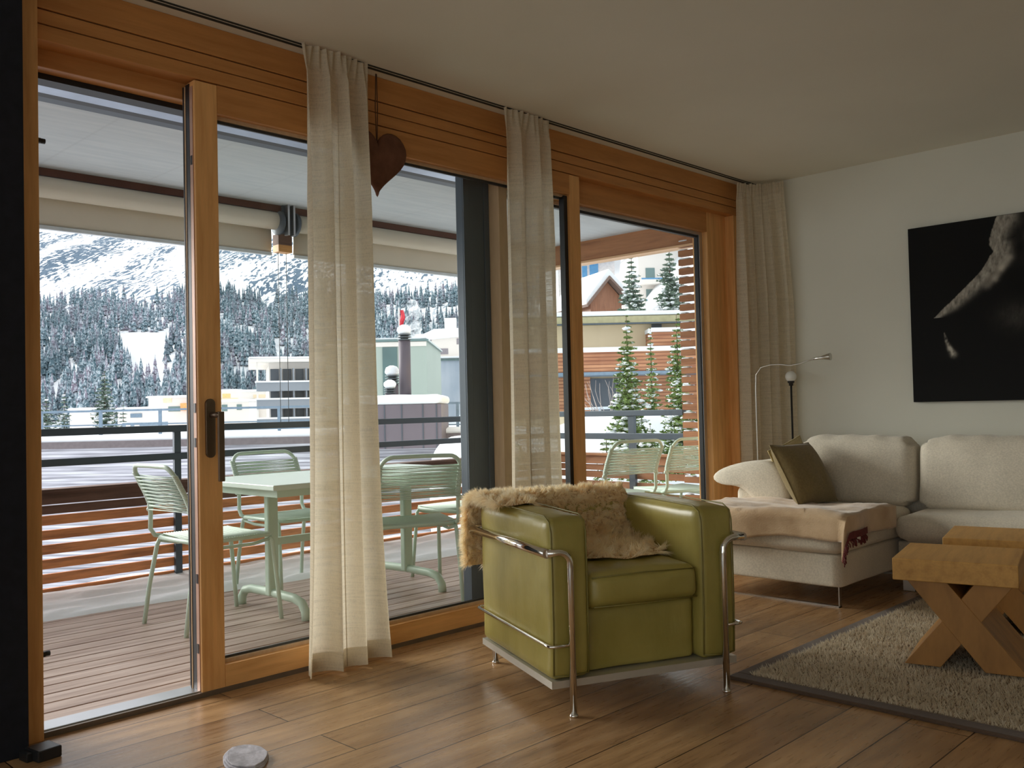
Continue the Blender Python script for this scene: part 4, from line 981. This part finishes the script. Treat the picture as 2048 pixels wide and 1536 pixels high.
# forest: one countless mass of conifers
def forest():
    m, nt, b, o = newmat('misty_conifers_dusted_with_snow')
    t = tex(nt, scale=.02, detail=3); t2 = tex(nt, scale=1.1, detail=3); t3 = tex(nt, scale=.11, detail=2)
    c = ramp(nt, t3.outputs['Fac'], [(.38, rgb(84, 108, 118)), (.5, rgb(110, 130, 140)), (.60, rgb(138, 130, 144))])  # pale blue-grey holds the light mist as well as the trees' own colour
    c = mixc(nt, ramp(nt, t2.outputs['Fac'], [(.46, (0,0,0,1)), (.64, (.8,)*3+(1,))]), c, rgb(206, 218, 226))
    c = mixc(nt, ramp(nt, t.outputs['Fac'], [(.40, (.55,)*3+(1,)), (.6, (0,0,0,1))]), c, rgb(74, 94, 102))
    nt.links.new(c, b.inputs['Base Color']); b.inputs['Roughness'].default_value = 1; b.inputs['Specular IOR Level'].default_value = 0
    Vs = []; Fs = []; r = random.Random(21); cnt = 0
    tries = 0
    while cnt < 6500 and tries < 60000:
        tries += 1
        d = 345 + 250*r.random()**1.1; l = -330 + 560*r.random()
        if abs(l) > d*.62+20: continue
        z = terrain(d, l); tl = .132 + .030*noise.noise(Vector((l*.012, 0, 3))) + .025*noise.noise(Vector((l*.05, d*.02, 8)))
        e = (z-1)/d
        cl_ = noise.noise(Vector((l*.022 + d*.010, d*.016, 4)))
        if e > tl + (.02 if cl_ > .1 else 0): 
            if not (e < tl+.05 and cl_ > .28 and r.random() < .6): continue
        if cl_ < -.34 and e > .03: continue
        if r.random() < .25*max(0, e/.12) or noise.noise(Vector((l*.09, d*.05, 14))) > .22: continue
        h = r.uniform(9, 17)*(1 - .35*max(0, e)/.14); w = h*r.uniform(.10, .16); p = FW*d + RT*l; n0 = len(Vs); a0 = r.random()*6
        for k in range(4):
            zb_ = z + h*(.04+.22*k); zt_ = z + h*(.46+.18*k); rr_ = w*(1-.22*k)
            i0 = len(Vs); Vs.append((p.x, p.y, zt_))
            for q in range(6):
                a = a0 + q*math.pi/3 + k*.5; s = rr_*(1 + .35*(q % 2)); Vs.append((p.x+math.cos(a)*s, p.y+math.sin(a)*s, zb_ - .04*h*(q % 2)))
            for q in range(6): Fs.append((i0, i0+1+q, i0+1+(q+1) % 6))
        cnt += 1
    o = np_mesh('conifer_forest', np.array(Vs), np.array(Fs), m)
    tag(o, 'dense snow dusted conifer forest covering the mountainside across the valley', 'forest', kind='stuff')
forest()

# single trees with trunk, boughs and snow
def needlemat(name, a, b2, snowy=.5):
    m, nt, b, o = newmat(name); t = tex(nt, scale=3); 
    c = ramp(nt, t.outputs['Fac'], [(.3, a), (.7, b2)]); nt.links.new(c, b.inputs['Base Color']); b.inputs['Roughness'].default_value = .9; b.inputs['Specular IOR Level'].default_value = .1; return m
M['needle'] = needlemat('dark_green_needles', rgb(104, 124, 114), rgb(140, 158, 140)); M['pine'] = needlemat('bright_pine_needles', rgb(96, 122, 74), rgb(150, 170, 104)); M['bark'] = plain('bark', rgb(96, 78, 66), .95, var=.3, scale=20)
def conifer(name, label, base, h, w, seed, needle, levels=16, snow=.6, group=None, dens=9, nlen=.12, cat='tree', bare=.06):
    r = random.Random(seed); t = thing(name, label, cat, base, group=group)
    MB().tube([(0, 0, 0), (0, 0, h*.5), (0, 0, h*.97)], [w*.07, w*.045, w*.012], 8).build('trunk', M['bark'], t)
    Vn = []; Fn = []; sn = MB()
    for k in range(levels):
        f = k/(levels-1); z = h*(bare + (.97-bare)*f); R_ = w*(1-f)**.8*(.82+.36*r.random()) + .03*w
        nb = max(5, int(dens*1.6*(1-.55*f))); a0 = r.random()*6.28
        ox, oy = w*.22*noise.noise(Vector((z*1.7, seed, 0))), w*.22*noise.noise(Vector((z*1.7, seed, 9)))
        for q in range(nb):
            a = a0 + 6.28*q/nb + r.uniform(-.25, .25); L_ = R_*r.uniform(.75, 1.1); dr = r.uniform(.10, .32)
            dirx, diry = math.cos(a), math.sin(a); prev = Vector((0, 0, z)); m_ = 5
            pts = []
            for i in range(m_+1):
                s = i/m_; pts.append(Vector((ox*min(1, k/3) + dirx*L_*s, oy*min(1, k/3) + diry*L_*s, z - dr*L_*s + .16*L_*s*s)))
            # needle sprays along the bough
            for i in range(1, m_+1):
                c = pts[i]; sw = L_*.38*(1.15-.70*i/m_) + .05*w
                for s_ in range(12):
                    th = r.uniform(0, 6.28); el = r.uniform(-.5, .7); dd = Vector((math.cos(th)*math.cos(el)+.6*dirx, math.sin(th)*math.cos(el)+.6*diry, math.sin(el))).normalized()
                    tip = c + dd*sw*r.uniform(.6, 1.2); sd = dd.cross(Vector((r.random(), r.random(), 1))).normalized()*sw*nlen*2.6
                    n0 = len(Vn); Vn += [c-sd, c+sd, tip]; Fn.append((n0, n0+1, n0+2)); Vn += [c+Vector((0, 0, -sw*.1)), c+sd*.6+dd*sw*.3, tip]; Fn.append((n0+3, n0+4, n0+5))
            for _rep in range(3):
                if r.random() > snow: continue
                i = r.choice((2, 3, 4, 5)); c = pts[i].lerp(pts[i-1], r.random()); sn.blob(c + Vector((r.uniform(-.1, .1)*L_, r.uniform(-.1, .1)*L_, L_*.03)), L_*r.uniform(.08, .21), 7, 4, .9, (1.0+.6*abs(dirx), 1.0+.6*abs(diry), r.uniform(.35, .8)))
    for k in range(int(levels*.5)):
        z = h*(.25+.72*r.random()); a = r.random()*6.28; R_ = w*(1-z/h)*.7; sn.blob((math.cos(a)*R_, math.sin(a)*R_, z), w*r.uniform(.06, .13), 8, 5, .5, (1.2, 1.2, .5))
    np_mesh('boughs', np.array([tuple(p) for p in Vn]), np.array(Fn), needle, t)
    tag(sn.build('snow_load', M['snow'], t), kind='stuff'); return t
def gz(px, d): # a point on the ground at that distance
    l = (px-1024)*d/FPX; p = FW*d + RT*l; return p, terrain(d, l)
def tree_at(label, px, pt, pb, d, wpx, seed, needle, name='conifer', **k):
    p = at(px, pt, d); zt_ = p.z; zb_ = wz(pb, px, d); return conifer(name, label, (p.x, p.y, zb_), zt_-zb_, wpx*d/FPX, seed, needle, **k)
tree_at('tall snowy conifer standing alone left of the white houses', 209, 738, 930, 70, 36, 1, M['needle'], levels=22, snow=.75)
tree_at('smaller snowy conifer at the far left beside the jamb', 92, 792, 930, 66, 28, 2, M['needle'], snow=.95)
tree_at('rounded snowy conifer left of the tall lone one', 128, 782, 930, 72, 24, 3, M['needle'], snow=.95)
tree_at('low snowy conifer right of the tall lone one', 246, 800, 930, 76, 20, 4, M['needle'], snow=.9)

# ---------------------------------------------------------------- buildings
def hut(name, label, cat, px0, px1, pt, pb, d, depth, mat, yaw=0.0, group=None):
    "box-shaped building whose front's lower left corner is the origin; returns (thing, width, height, scale m per px)"
    a = at(px0, pb, d); s = d/FPX; wd = (px1-px0)*s/math.cos(yaw); ht_ = (pb-pt)*s
    t = thing(name, label, cat, a, YAW + yaw, group); MB().box((0, 0, 0), (wd, depth, ht_)).build('wall', mat, t)
    return t, wd, ht_, s
def rect(t, name, mat, x0, x1, z0, z1, y=-.06, th=.1, kid=None):
    o = MB().box((x0, y, z0), (x1, y+th, z1)).build(name, mat, t); return o
def snowcap(t, x0, x1, y0, y1, z, h, seed=1, name='roof_snow'):
    return MB().cushion((x0, y0, z), (x1, y1, z+h), h*.6, 12, lambda p, u: p + Vector((0, 0, .10*h*noise.noise(Vector((p.x, p.y, seed))) if u.z > 0 else 0))).build(name, M['snow'], t)
M['wh'] = plain('white_render', rgb(226, 220, 214), .9, var=.03, scale=.5); M['beige'] = plain('cream_render', rgb(226, 208, 178), .9, var=.04, scale=.5)
M['gr1'] = plain('grey_balcony_panel', rgb(136, 142, 150), .7, var=.04, scale=.5); M['gr2'] = plain('dark_window', rgb(74, 82, 92), .3, var=.1, scale=.5)
M['gl_g'] = plain('greenish_window', rgb(104, 128, 128), .3, var=.1, scale=.5); M['rail_far'] = plain('blue_grey_railing', rgb(116, 136, 154), .6)
# neighbour roof terrace with weathered slat wall
nb_, nt, b, o = newmat('weathered_grey_slats')
tc = nt.nodes.new('ShaderNodeTexCoord'); sx = nt.nodes.new('ShaderNodeSeparateXYZ'); nt.links.new(tc.outputs['Object'], sx.inputs[0]); mm = nt.nodes.new('ShaderNodeMath'); mm.operation = 'PINGPONG'; mm.inputs[1].default_value = .055; nt.links.new(sx.outputs[2], mm.inputs[0])
t = tex(nt, scale=1.2, stretch=(.35, .35, 9), detail=6); c = ramp(nt, t.outputs['Fac'], [(.35, rgb(148, 148, 156)), (.5, rgb(192, 192, 202)), (.7, rgb(232, 234, 240))]); c = mixc(nt, ramp(nt, mm.outputs[0], [(.004, (.5,)*3+(1,)), (.024, (0,0,0,1))]), c, rgb(96, 96, 104))
r_ = nt.nodes.new('ShaderNodeMath'); nt.links.new(c, b.inputs['Base Color']); b.inputs['Roughness'].default_value = .9
M['slat_grey'] = nb_
D0 = 30.0; s = D0/FPX
NBt, wd, ht_, s = hut('roof_terrace_building', 'long low building clad in grey weathered slats under a snowy flat roof', 'building', -500, 1250, 904, 1240, D0, 14, M['slat_grey'])
zt_ = ht_
MB().box((-.2, -.12, zt_-.14), (wd+.2, .1, zt_+.08)).build('coping', plain('coping', rgb(112, 104, 106), .8), NBt)
snowcap(NBt, -.1, wd+.1, -.05, 14, zt_+.02, .24)
rl = thing('roof_railing', 'thin blue grey railing on the snowy flat roof beyond the parapet', 'railing', NBt.location + Vector((0, 0, ht_+.1)), YAW)
pr = MB(); x = .6
while x < wd: pr.box((x, 1.4, 0), (x+.10, 1.48, 1.0)); x += 2.05
pr.build('posts', M['rail_far'], rl)['kind'] = 'stuff'
for z in (.95, .48, .22): MB().box((.3, 1.41, z), (wd, 1.47, z+(.07 if z > .9 else .045))).build('rail', M['rail_far'], rl)
# dark pavilion with snow cap
M['mauve'] = plain('mauve_metal_cladding', rgb(112, 104, 112), .6, .2, var=.1, scale=.6)
PV, wd, ht_, s = hut('roof_pavilion', 'mauve metal clad box under a thick snow cap on the flat roof', 'building', 690, 884, 812, 900, 28.2, 3.2, M['mauve'])
for x in (.6, 1.22, 1.75, 2.4, 2.82): rect(PV, 'seam', M['gr2'], x, x+.035, .0, ht_, -.02, .03)
snowcap(PV, -.06, wd+.06, -.06, 3.2, ht_-.02, .32, 4)
def chimney(label, px0, px1, pt, pb, d, seed, rings=3):
    a = at((px0+px1)/2, pb, d); s = d/FPX; R_ = (px1-px0)*s/2; h = (pb-pt)*s
    t = thing('chimney', label, 'chimney', a, YAW, group='round metal chimneys beside the mint green building')
    cap_h = R_*1.1; body = h - cap_h - rings*R_*.38
    MB().lathe([(0, 0), (R_*.92, 0), (R_*.92, body), (0, body)], n=24).build('pipe', plain('dark_pipe', rgb(92, 84, 92), .6, .2, var=.1, scale=1), t)
    cw = MB()
    for k in range(rings):
        z = body + k*R_*.38; cw.lathe([(R_*.6, z), (R_*1.08, z+R_*.10), (R_*1.08, z+R_*.2), (R_*.6, z+R_*.26), (R_*.6, z+R_*.38)], n=24)
    cw.build('cowl', plain('cowl_metal', rgb(88, 94, 98), .5, .4), t)
    MB().blob((0, 0, h-cap_h*.55), R_*1.08, 20, 10, .15, (1, 1, .78)).build('snow_cap', M['snow'], t); return t
chimney('tallest round chimney with a white snow cap beside the mint green building', 798, 824, 652, 800, 30, 1)
chimney('middle sized round chimney with a snow cap left of the tallest one', 772, 799, 734, 800, 30.6, 2, 4)
chimney('lowest round chimney with a snow cap in front of the other two', 769, 792, 762, 800, 29.6, 3, 3)
# mint building, scaffolded building
MT, wd, ht_, s = hut('mint_building', 'pale mint green block with a tall dark green window behind the chimneys', 'building', 655, 857, 686, 900, 40, 8, plain('mint_render', rgb(168, 180, 172), .9, var=.03, scale=.4))
rect(MT, 'window', plain('dark_green_glass', rgb(84, 108, 108), .3, var=.15, scale=.8), (769-655)*s, (798-655)*s, ht_-2.6, ht_-.25); rect(MT, 'roof_edge', M['gl_g'], -.1, wd+.1, ht_, ht_+.08, -.1, 8); rect(MT, 'roof_fascia', M['wh'], 0, wd, ht_-.22, ht_-.02, -.04, .1)
snowcap(MT, 0, wd, 0, 8, ht_+.08, .10, 2)
tarp, nt, b, o = newmat('scaffold_tarpaulin'); t = tex(nt, scale=.9, stretch=(1, 1, .35), detail=6); t2 = tex(nt, 'ShaderNodeTexBrick', scale=.55)
c = ramp(nt, t.outputs['Fac'], [(.35, rgb(166, 176, 190)), (.55, rgb(196, 202, 212)), (.75, rgb(232, 232, 236))]); c = mixc(nt, ramp(nt, t2.outputs['Fac'], [(0, (0,0,0,1)), (1, (.35,)*3+(1,))]), c, rgb(120, 136, 152)); nt.links.new(c, b.inputs['Base Color']); b.inputs['Roughness'].default_value = .8
SCF, wd, ht_, s = hut('wrapped_building', 'scaffolded building wrapped in pale tarpaulin right of the mint block', 'building', 857, 1010, 722, 900, 52, 10, tarp)
rect(SCF, 'roof_edge', plain('dark_green_edge', rgb(92, 112, 112), .6), -.1, wd+.1, ht_, ht_+.10, -.1, 10); snowcap(SCF, 0, wd, 0, 10, ht_+.1, .18, 2)
for x in (.3, 2.6, 3.6): rect(SCF, 'tarp_fold', M['wh'], x, x+.16, .2, ht_-.3, -.05, .06)
rect(SCF, 'ledge', M['snow'], 1.7, 4.2, 1.75, 1.95, -.5, .5)
# white hillside house
def windows(t, L, mat, y=-.05):
    for x0, x1, z0, z1 in L: rect(t, 'window', mat, x0, x1, z0, z1, y, .1)
WHt, wd, ht_, s = hut('white_house', 'white many-windowed house with a snowy roof on the hill above the wrapped building', 'building', 832, 1010, 668, 760, 95, 12, M['wh'])
windows(WHt, [(.9, 1.3, 2.9, 3.4), (2.4, 3.4, 2.6, 3.2), (2.5, 2.8, .9, 1.4), (4.0, 5.3, .8, 1.5), (4.3, 5.0, 3.6, 4.2), (1.4, 1.7, 4.0, 4.4), (5.6, 6.1, 2.2, 3.0)], plain('pale_window', rgb(140, 134, 140), .5))
MB().prism([(-.3, ht_-.6), (2.0, ht_+.45), (wd+.2, ht_+.55), (wd+.2, ht_-.05), (0, ht_-.75)], -.5, 12, lambda u, v, q: (u, q, v)).build('roof', M['snow'], WHt)
MB().box((3.0, 1, ht_+.4), (4.2, 2.2, ht_+1.7)).build('chimney_stack', M['wh'], WHt); rect(WHt, 'balcony', M['wh'], 2.0, 6.5, 2.05, 2.35, -.6, .6)
# steam plume and red flag
pm_, nt, b, o = newmat('thin_steam'); nt.nodes.remove(b); tr = nt.nodes.new('ShaderNodeBsdfTransparent'); df_ = nt.nodes.new('ShaderNodeBsdfDiffuse'); df_.inputs[0].default_value = (.9, .92, .94, 1); mx = nt.nodes.new('ShaderNodeMixShader')
t = tex(nt, scale=1.2, detail=4); nt.links.new(ramp(nt, t.outputs['Fac'], [(.42, (0,0,0,1)), (.66, (.55,)*3+(1,))]), mx.inputs[0]); nt.links.new(tr.outputs[0], mx.inputs[1]); nt.links.new(df_.outputs[0], mx.inputs[2]); nt.links.new(mx.outputs[0], o.inputs[0])
pb_ = at(822, 675, 60); sm_ = MB()
for k, (dx, dz, rr_) in enumerate(((0, 0, .32), (.25, .5, .45), (.1, 1.0, .5), (.3, 1.6, .42), (.15, 2.1, .36))): sm_.blob(RT*dx + Vector((0, 0, dz)), rr_, 14, 10, .5)
so_ = sm_.build('steam_plume', pm_); so_.location = pb_; tag(so_, 'thin white steam plume rising beside the tallest chimney', 'steam', kind='stuff')
fp = at(799, 676, 64); FLt = thing('flag', 'small red flag hanging from a pole above the mint green building', 'flag', fp, YAW)
MB().tube([(0, 0, -3.0), (0, 0, 2.1)], .05, 8).build('pole', M['wh'], FLt)
MB().grid(8, 10, lambda u, v: (.06 + .34*u*(1-.6*abs(v-.5)) + .04*math.sin(6*v), .10*math.sin(7*u+4*v), 1.95-1.25*v)).build('cloth', plain('red_cloth', rgb(206, 60, 72), .8), FLt)
# grey apartment block with balconies
AP, wd, ht_, s = hut('apartment_block', 'grey apartment block with three rows of balconies left of the heart curtain', 'building', 540, 800, 722, 900, 75, 12, M['wh'], yaw=.28)
def pz(py, px=560): return (900-py)*s
for (pt, pb) in ((766, 783), (800, 818), (838, 856)):
    rect(AP, 'balcony_panel', M['gr1'], -1.0, wd, pz(pb), pz(pt), -1.5, 1.5); MB().box((-1.1, -1.6, pz(pt)), (wd, .0, pz(pt)+.13)).build('balcony_snow', M['snow'], AP)
for (pt, pb) in ((738, 762), (783, 799), (818, 836)):
    x = 0
    while x < wd-1: rect(AP, 'window', M['gr2'], x+.12, x+.80, pz(pb), pz(pt), -.05, .1); rect(AP, 'divider', M['gr1'], x+.86, x+.98, pz(pb), pz(pt), -1.3, 1.3); x += 1.0
MB().box((-1.6, -1.7, ht_-.15), (wd, 12, ht_+.10)).build('roof', M['wh'], AP); snowcap(AP, -1.6, wd, -1.7, 12, ht_+.08, .22, 3)
rect(AP, 'corner_post', M['wh'], -1.0, -.85, 0, ht_, -1.4, .15)
# pale houses at the foot of the forest
def house(label, px0, px1, pt, pb, d, mat, wins, wmat, yaw=0, cap=.3, name='white_house', extra=None):
    t, wd, ht_, s = hut(name, label, 'building', px0, px1, pt, pb, d, 3.5, mat, yaw)
    for a, b_, c_, e_ in wins: rect(t, 'window', wmat, (a-px0)*s, (b_-px0)*s, (pb-e_)*s, (pb-c_)*s)
    snowcap(t, -.2, wd+.2, -.3, 3.5, ht_, cap, px0); return t, s
house('cream house with two green windows right of the door frame, below the forest', 380, 500, 806, 900, 100, M['wh'], [(445, 456, 811, 824), (475, 485, 811, 822)], M['gl_g'])
t_, s = house('upper cream house with an ochre patch behind the one with green windows', 392, 478, 784, 860, 112, M['wh'], [], M['gl_g'], cap=.25)
rect(t_, 'ochre_panel', plain('ochre', rgb(232, 196, 136), .9), (446-392)*s, (462-392)*s, (860-797)*s, (860-789)*s); rect(t_, 'parapet', M['beige'], 0, (478-392)*s, (860-803)*s, (860-798)*s)
house('flat white house touching the grey apartment block', 478, 540, 784, 880, 104, M['wh'], [(508, 532, 790, 797)], M['beige'], cap=.25)
t_, s = house('large pale house with orange sunblinds left of the sliding door frame', 298, 378, 797, 900, 92, M['wh'], [(338, 362, 814, 824)], M['gl_g'], cap=.25)
rect(t_, 'orange_blind', plain('orange_blind', rgb(226, 168, 108), .9), (366-298)*s, (380-298)*s, (900-823)*s, (900-808)*s, -.6, .6); rect(t_, 'orange_patch', plain('peach', rgb(246, 216, 184), .9), (328-298)*s, (345-298)*s, (900-806)*s, (900-797)*s)
house('low white house with a blue window between the lone conifer and the pale house', 236, 296, 826, 900, 86, M['wh'], [(262, 285, 820+8, 836)], M['rail_far'], cap=.5)
house('low snowy shed left of the lone conifer', 140, 200, 826, 900, 94, M['wh'], [], M['gl_g'], cap=.5)
t_, s = house('blue grey flat pavilion behind the balcony rails below the houses', 245, 298, 846, 900, 62, plain('bluegrey', rgb(140, 158, 172), .8), [(253, 262, 849, 856), (270, 280, 849, 856)], M['wh'], cap=.05)

# ---------------------------------------------------------------- right window: chalet slope
# large blue and white hotel high on the slope
HT, wd, ht_, s = hut('blue_white_hotel', 'white hotel with blue balconies high on the slope in the right window', 'building', 1282, 1560, 500, 760, 60, 10, M['wh'], yaw=.1)
M['blue'] = plain('blue_wood', rgb(88, 142, 184), .8)
for z in (.6, 2.0, 3.4, 4.8, 6.2):
    rect(HT, 'balcony', M['wh'], 0, wd, z, z+.28, -.9, .9); rect(HT, 'balcony_trim', M['blue'], 0, wd, z+.28, z+.38, -.9, .06)
    x = .5
    while x < wd-1: rect(HT, 'window', M['gl_g'], x, x+.6, z+.45, z+1.15, -.05, .1); x += 1.25
snowcap(HT, -.3, wd, -.6, 10, ht_, .4, 5)
H2, wd, ht_, s = hut('blue_house', 'pale house with blue shutters left of the brown chalet gable', 'building', 1120, 1232, 508, 700, 50, 8, plain('pale_pink_render', rgb(216, 208, 206), .9), yaw=-.1)
rect(H2, 'blue_shutter', M['blue'], (1168-1120)*s, (1178-1120)*s, ht_-1.3, ht_-.7); rect(H2, 'blue_shutter', M['blue'], (1183-1120)*s, (1200-1120)*s, ht_-1.2, ht_-.5); rect(H2, 'blue_balcony', M['blue'], (1165-1120)*s, (1232-1120)*s, ht_-.45, ht_-.25, -.5, .5)
MB().prism([(-.5, ht_-.2), (1.6, ht_+.9), (wd+.4, ht_+.3), (wd+.4, ht_-.1), (-.5, ht_-.5)], -.7, 8, lambda u, v, q: (u, q, v)).build('roof', M['snow'], H2)
# brown chalet gable
CH = thing('chalet', 'small reddish brown chalet gable under a steep snowy roof in the right window', 'building', at(1205, 650, 40), YAW+.35)
g_ = [(-.55, 0), (.95, 0), (.95, 1.2), (.22, 1.95), (-.55, 1.1)]
MB().prism(g_, 0, 3.5, lambda u, v, q: (u, q, v)).build('wall', wood('red_chalet', rgb(150, 104, 80), rgb(124, 82, 62), (10, 10, 1), 2), CH)
MB().prism([(-.85, .75), (.22, 1.98), (1.3, .95), (1.3, 1.06), (.22, 2.12), (-.9, .85)], -.4, 3.8, lambda u, v, q: (u, q, v)).build('roof', plain('dark_eaves', rgb(120, 100, 92), .8), CH)
MB().prism([(-.88, .86), (.22, 2.12), (1.3, 1.06), (1.35, 1.3), (.22, 2.42), (-.9, 1.05)], -.3, 3.8, lambda u, v, q: (u, q, v)).build('roof_snow', M['snow'], CH)
# slatted house across
M['redslat'] = nb2 = plain('x', (1, 1, 1, 1)); bpy.data.materials.remove(nb2)
m_, nt, b, o = newmat('red_brown_slats'); tc = nt.nodes.new('ShaderNodeTexCoord'); sx = nt.nodes.new('ShaderNodeSeparateXYZ'); nt.links.new(tc.outputs['Object'], sx.inputs[0]); mm = nt.nodes.new('ShaderNodeMath'); mm.operation = 'PINGPONG'; mm.inputs[1].default_value = .045; nt.links.new(sx.outputs[2], mm.inputs[0])
t = tex(nt, scale=1.5, stretch=(.6, .6, 5), detail=5); c = ramp(nt, t.outputs['Fac'], [(.35, rgb(160, 108, 80)), (.65, rgb(196, 144, 108))]); c = mixc(nt, ramp(nt, mm.outputs[0], [(.006, (.85,)*3+(1,)), (.018, (0,0,0,1))]), c, rgb(120, 74, 54)); nt.links.new(c, b.inputs['Base Color']); b.inputs['Roughness'].default_value = .85
M['redslat'] = m_
TH, wd, ht_, s = hut('slatted_house', 'cream house with reddish slatted balconies and a snowy flat roof behind the pines', 'building', 1000, 1520, 655, 930, 24, 8, M['beige'])
def xx(px): return (px-1000)*s
def zz_(py): return (930-py)*s
rect(TH, 'roof_fascia', plain('olive_fascia', rgb(166, 160, 126), .8), -.2, wd+.2, zz_(655), zz_(641), -.5, 8.4); rect(TH, 'gutter', M['alu_grey'], -.2, wd+.2, zz_(657), zz_(654), -.52, .05); snowcap(TH, -.2, wd+.2, -.5, 8, zz_(641), .16, 3)
rect(TH, 'balcony_slats', M['redslat'], 0, wd, zz_(752), zz_(714), -1.2, 1.2); rect(TH, 'balcony_snow', M['snow'], 0, wd, zz_(714), zz_(705), -1.25, 1.2); rect(TH, 'balcony_edge', M['rail_far'], 0, wd, zz_(758), zz_(752), -1.25, 1.2)
rect(TH, 'upper_balcony', M['redslat'], xx(1298), wd, zz_(704), zz_(676), -.9, .9); rect(TH, 'upper_balcony_snow', M['snow'], xx(1296), wd, zz_(676), zz_(668), -.95, .9)
rect(TH, 'window', M['gr2'], xx(1310), xx(1330), zz_(668), zz_(648)); rect(TH, 'wood_wall', M['redslat'], xx(1250), wd, zz_(850), zz_(758), -.1, .15); rect(TH, 'wood_wall', M['redslat'], 0, xx(1184), zz_(830), zz_(758), -.1, .15)
rect(TH, 'garage_window', M['gr2'], xx(1184), xx(1250), zz_(850), zz_(762), -.08, .12)
# snow mound with near pines
SM = MB().cushion(tuple(at(1290, 1010, 15.5) - Vector((3.4, 2.2, 1.0))), tuple(at(1290, 850, 15.5) + Vector((3.4, 2.2, 0))), .9, 24, lambda p, u: p + Vector((0, 0, (.45*noise.noise(Vector((p.x*.6, p.y*.6, 1))) + .12*noise.noise(Vector((p.x*2, p.y*2, 4)))) if u.z > 0 else 0)))
smo = SM.build('snow_mound', M['snow']); tag(smo, 'rounded mound of deep snow behind the side balcony rails', 'snow', kind='stuff')
snow_l = MB().grid(30, 20, lambda u, v: tuple(FW*(9.5+14.0*v) + RT*(.2+8*u) + Vector((0, 0, -1.2 + .55*v + .25*noise.noise(Vector((u*5, v*5, 2))))))).build('garden_snow', M['snow']); tag(snow_l, 'level snow field in the garden below the side balcony rails', 'snow', kind='stuff')
GP = 'young snow laden pines beyond the side balcony'
tree_at('snow laden young pine at the left of the right window', 1252, 622, 960, 12.5, 46, 11, M['pine'], 'pine_tree', levels=30, snow=.85, dens=9, nlen=.14)
tree_at('bare-topped snowy young pine in the middle of the right window', 1300, 648, 930, 13.6, 28, 12, M['pine'], 'pine_tree', levels=26, snow=.9, dens=7, nlen=.14)
tree_at('bright green snowy pine beside the slatted screen', 1352, 618, 960, 11.8, 40, 13, M['pine'], 'pine_tree', levels=30, snow=.8, dens=9, nlen=.14)
tree_at('small snowy pine shrub low in front of the side rails at the left', 1212, 862, 960, 9.6, 30, 14, M['pine'], 'pine_shrub', levels=9, snow=.9, dens=8, nlen=.14)
tree_at('small snowy pine shrub low behind the tilted cord chair', 1300, 845, 960, 9.4, 40, 15, M['pine'], 'pine_shrub', levels=9, snow=.9, dens=8, nlen=.14)
tree_at('tall dark snowy spruce in front of the hotel, left one', 1262, 498, 760, 34, 42, 16, M['needle'], 'spruce', levels=26, snow=.7, dens=10)
tree_at('tall dark snowy spruce in front of the hotel, right one', 1338, 492, 760, 38, 52, 17, M['needle'], 'spruce', levels=26, snow=.8, dens=10)
# white pipe railing and bare bush
PR = thing('pipe_railing', 'white pipe railing down in the garden left of the pines', 'railing', at(1150, 885, 16), YAW)
for z in (.10, .34, .58): MB().tube([(0, 0, z), (1.05, 0, z+.02)], .022, 8).build('rail', plain('pale_pipe', rgb(196, 206, 216), .5), PR)
for x in (.05, .45, .85): MB().tube([(x, 0, -.3), (x, 0, .60)], .022, 8).build('post', plain('pale_pipe_post', rgb(180, 192, 204), .5), PR)
BB = thing('bare_shrub', 'bare twiggy shrub in front of the dark garage window', 'shrub', at(1225, 880, 14.5), YAW)
bt = MB(); r = random.Random(5)
for k in range(26):
    a = r.uniform(-1.2, 1.2); p = Vector((0, 0, 0)); pts = [p.copy()]; dv = Vector((math.sin(a)*.6, r.uniform(-.3, .3), math.cos(a))).normalized()
    for i in range(6): p = p + dv*.17; dv = (dv + Vector((r.uniform(-.3, .3), r.uniform(-.2, .2), r.uniform(-.15, .15)))).normalized(); pts.append(p.copy())
    bt.tube(pts, [.008, .007, .006, .005, .004, .003, .002], 5)
bt.build('twigs', plain('grey_twigs', rgb(168, 156, 150), .9), BB)
portal('window_portal', (3.3, 3.46, 1.2), (math.radians(-90), 0, 0), 4.6, 2.3)
portal('added_fill_window_portal', (-2.76, -.1, 1.22), (0, math.radians(-90), 0), 2.1, 5.9)  # portal of the added, unseen rear glazing
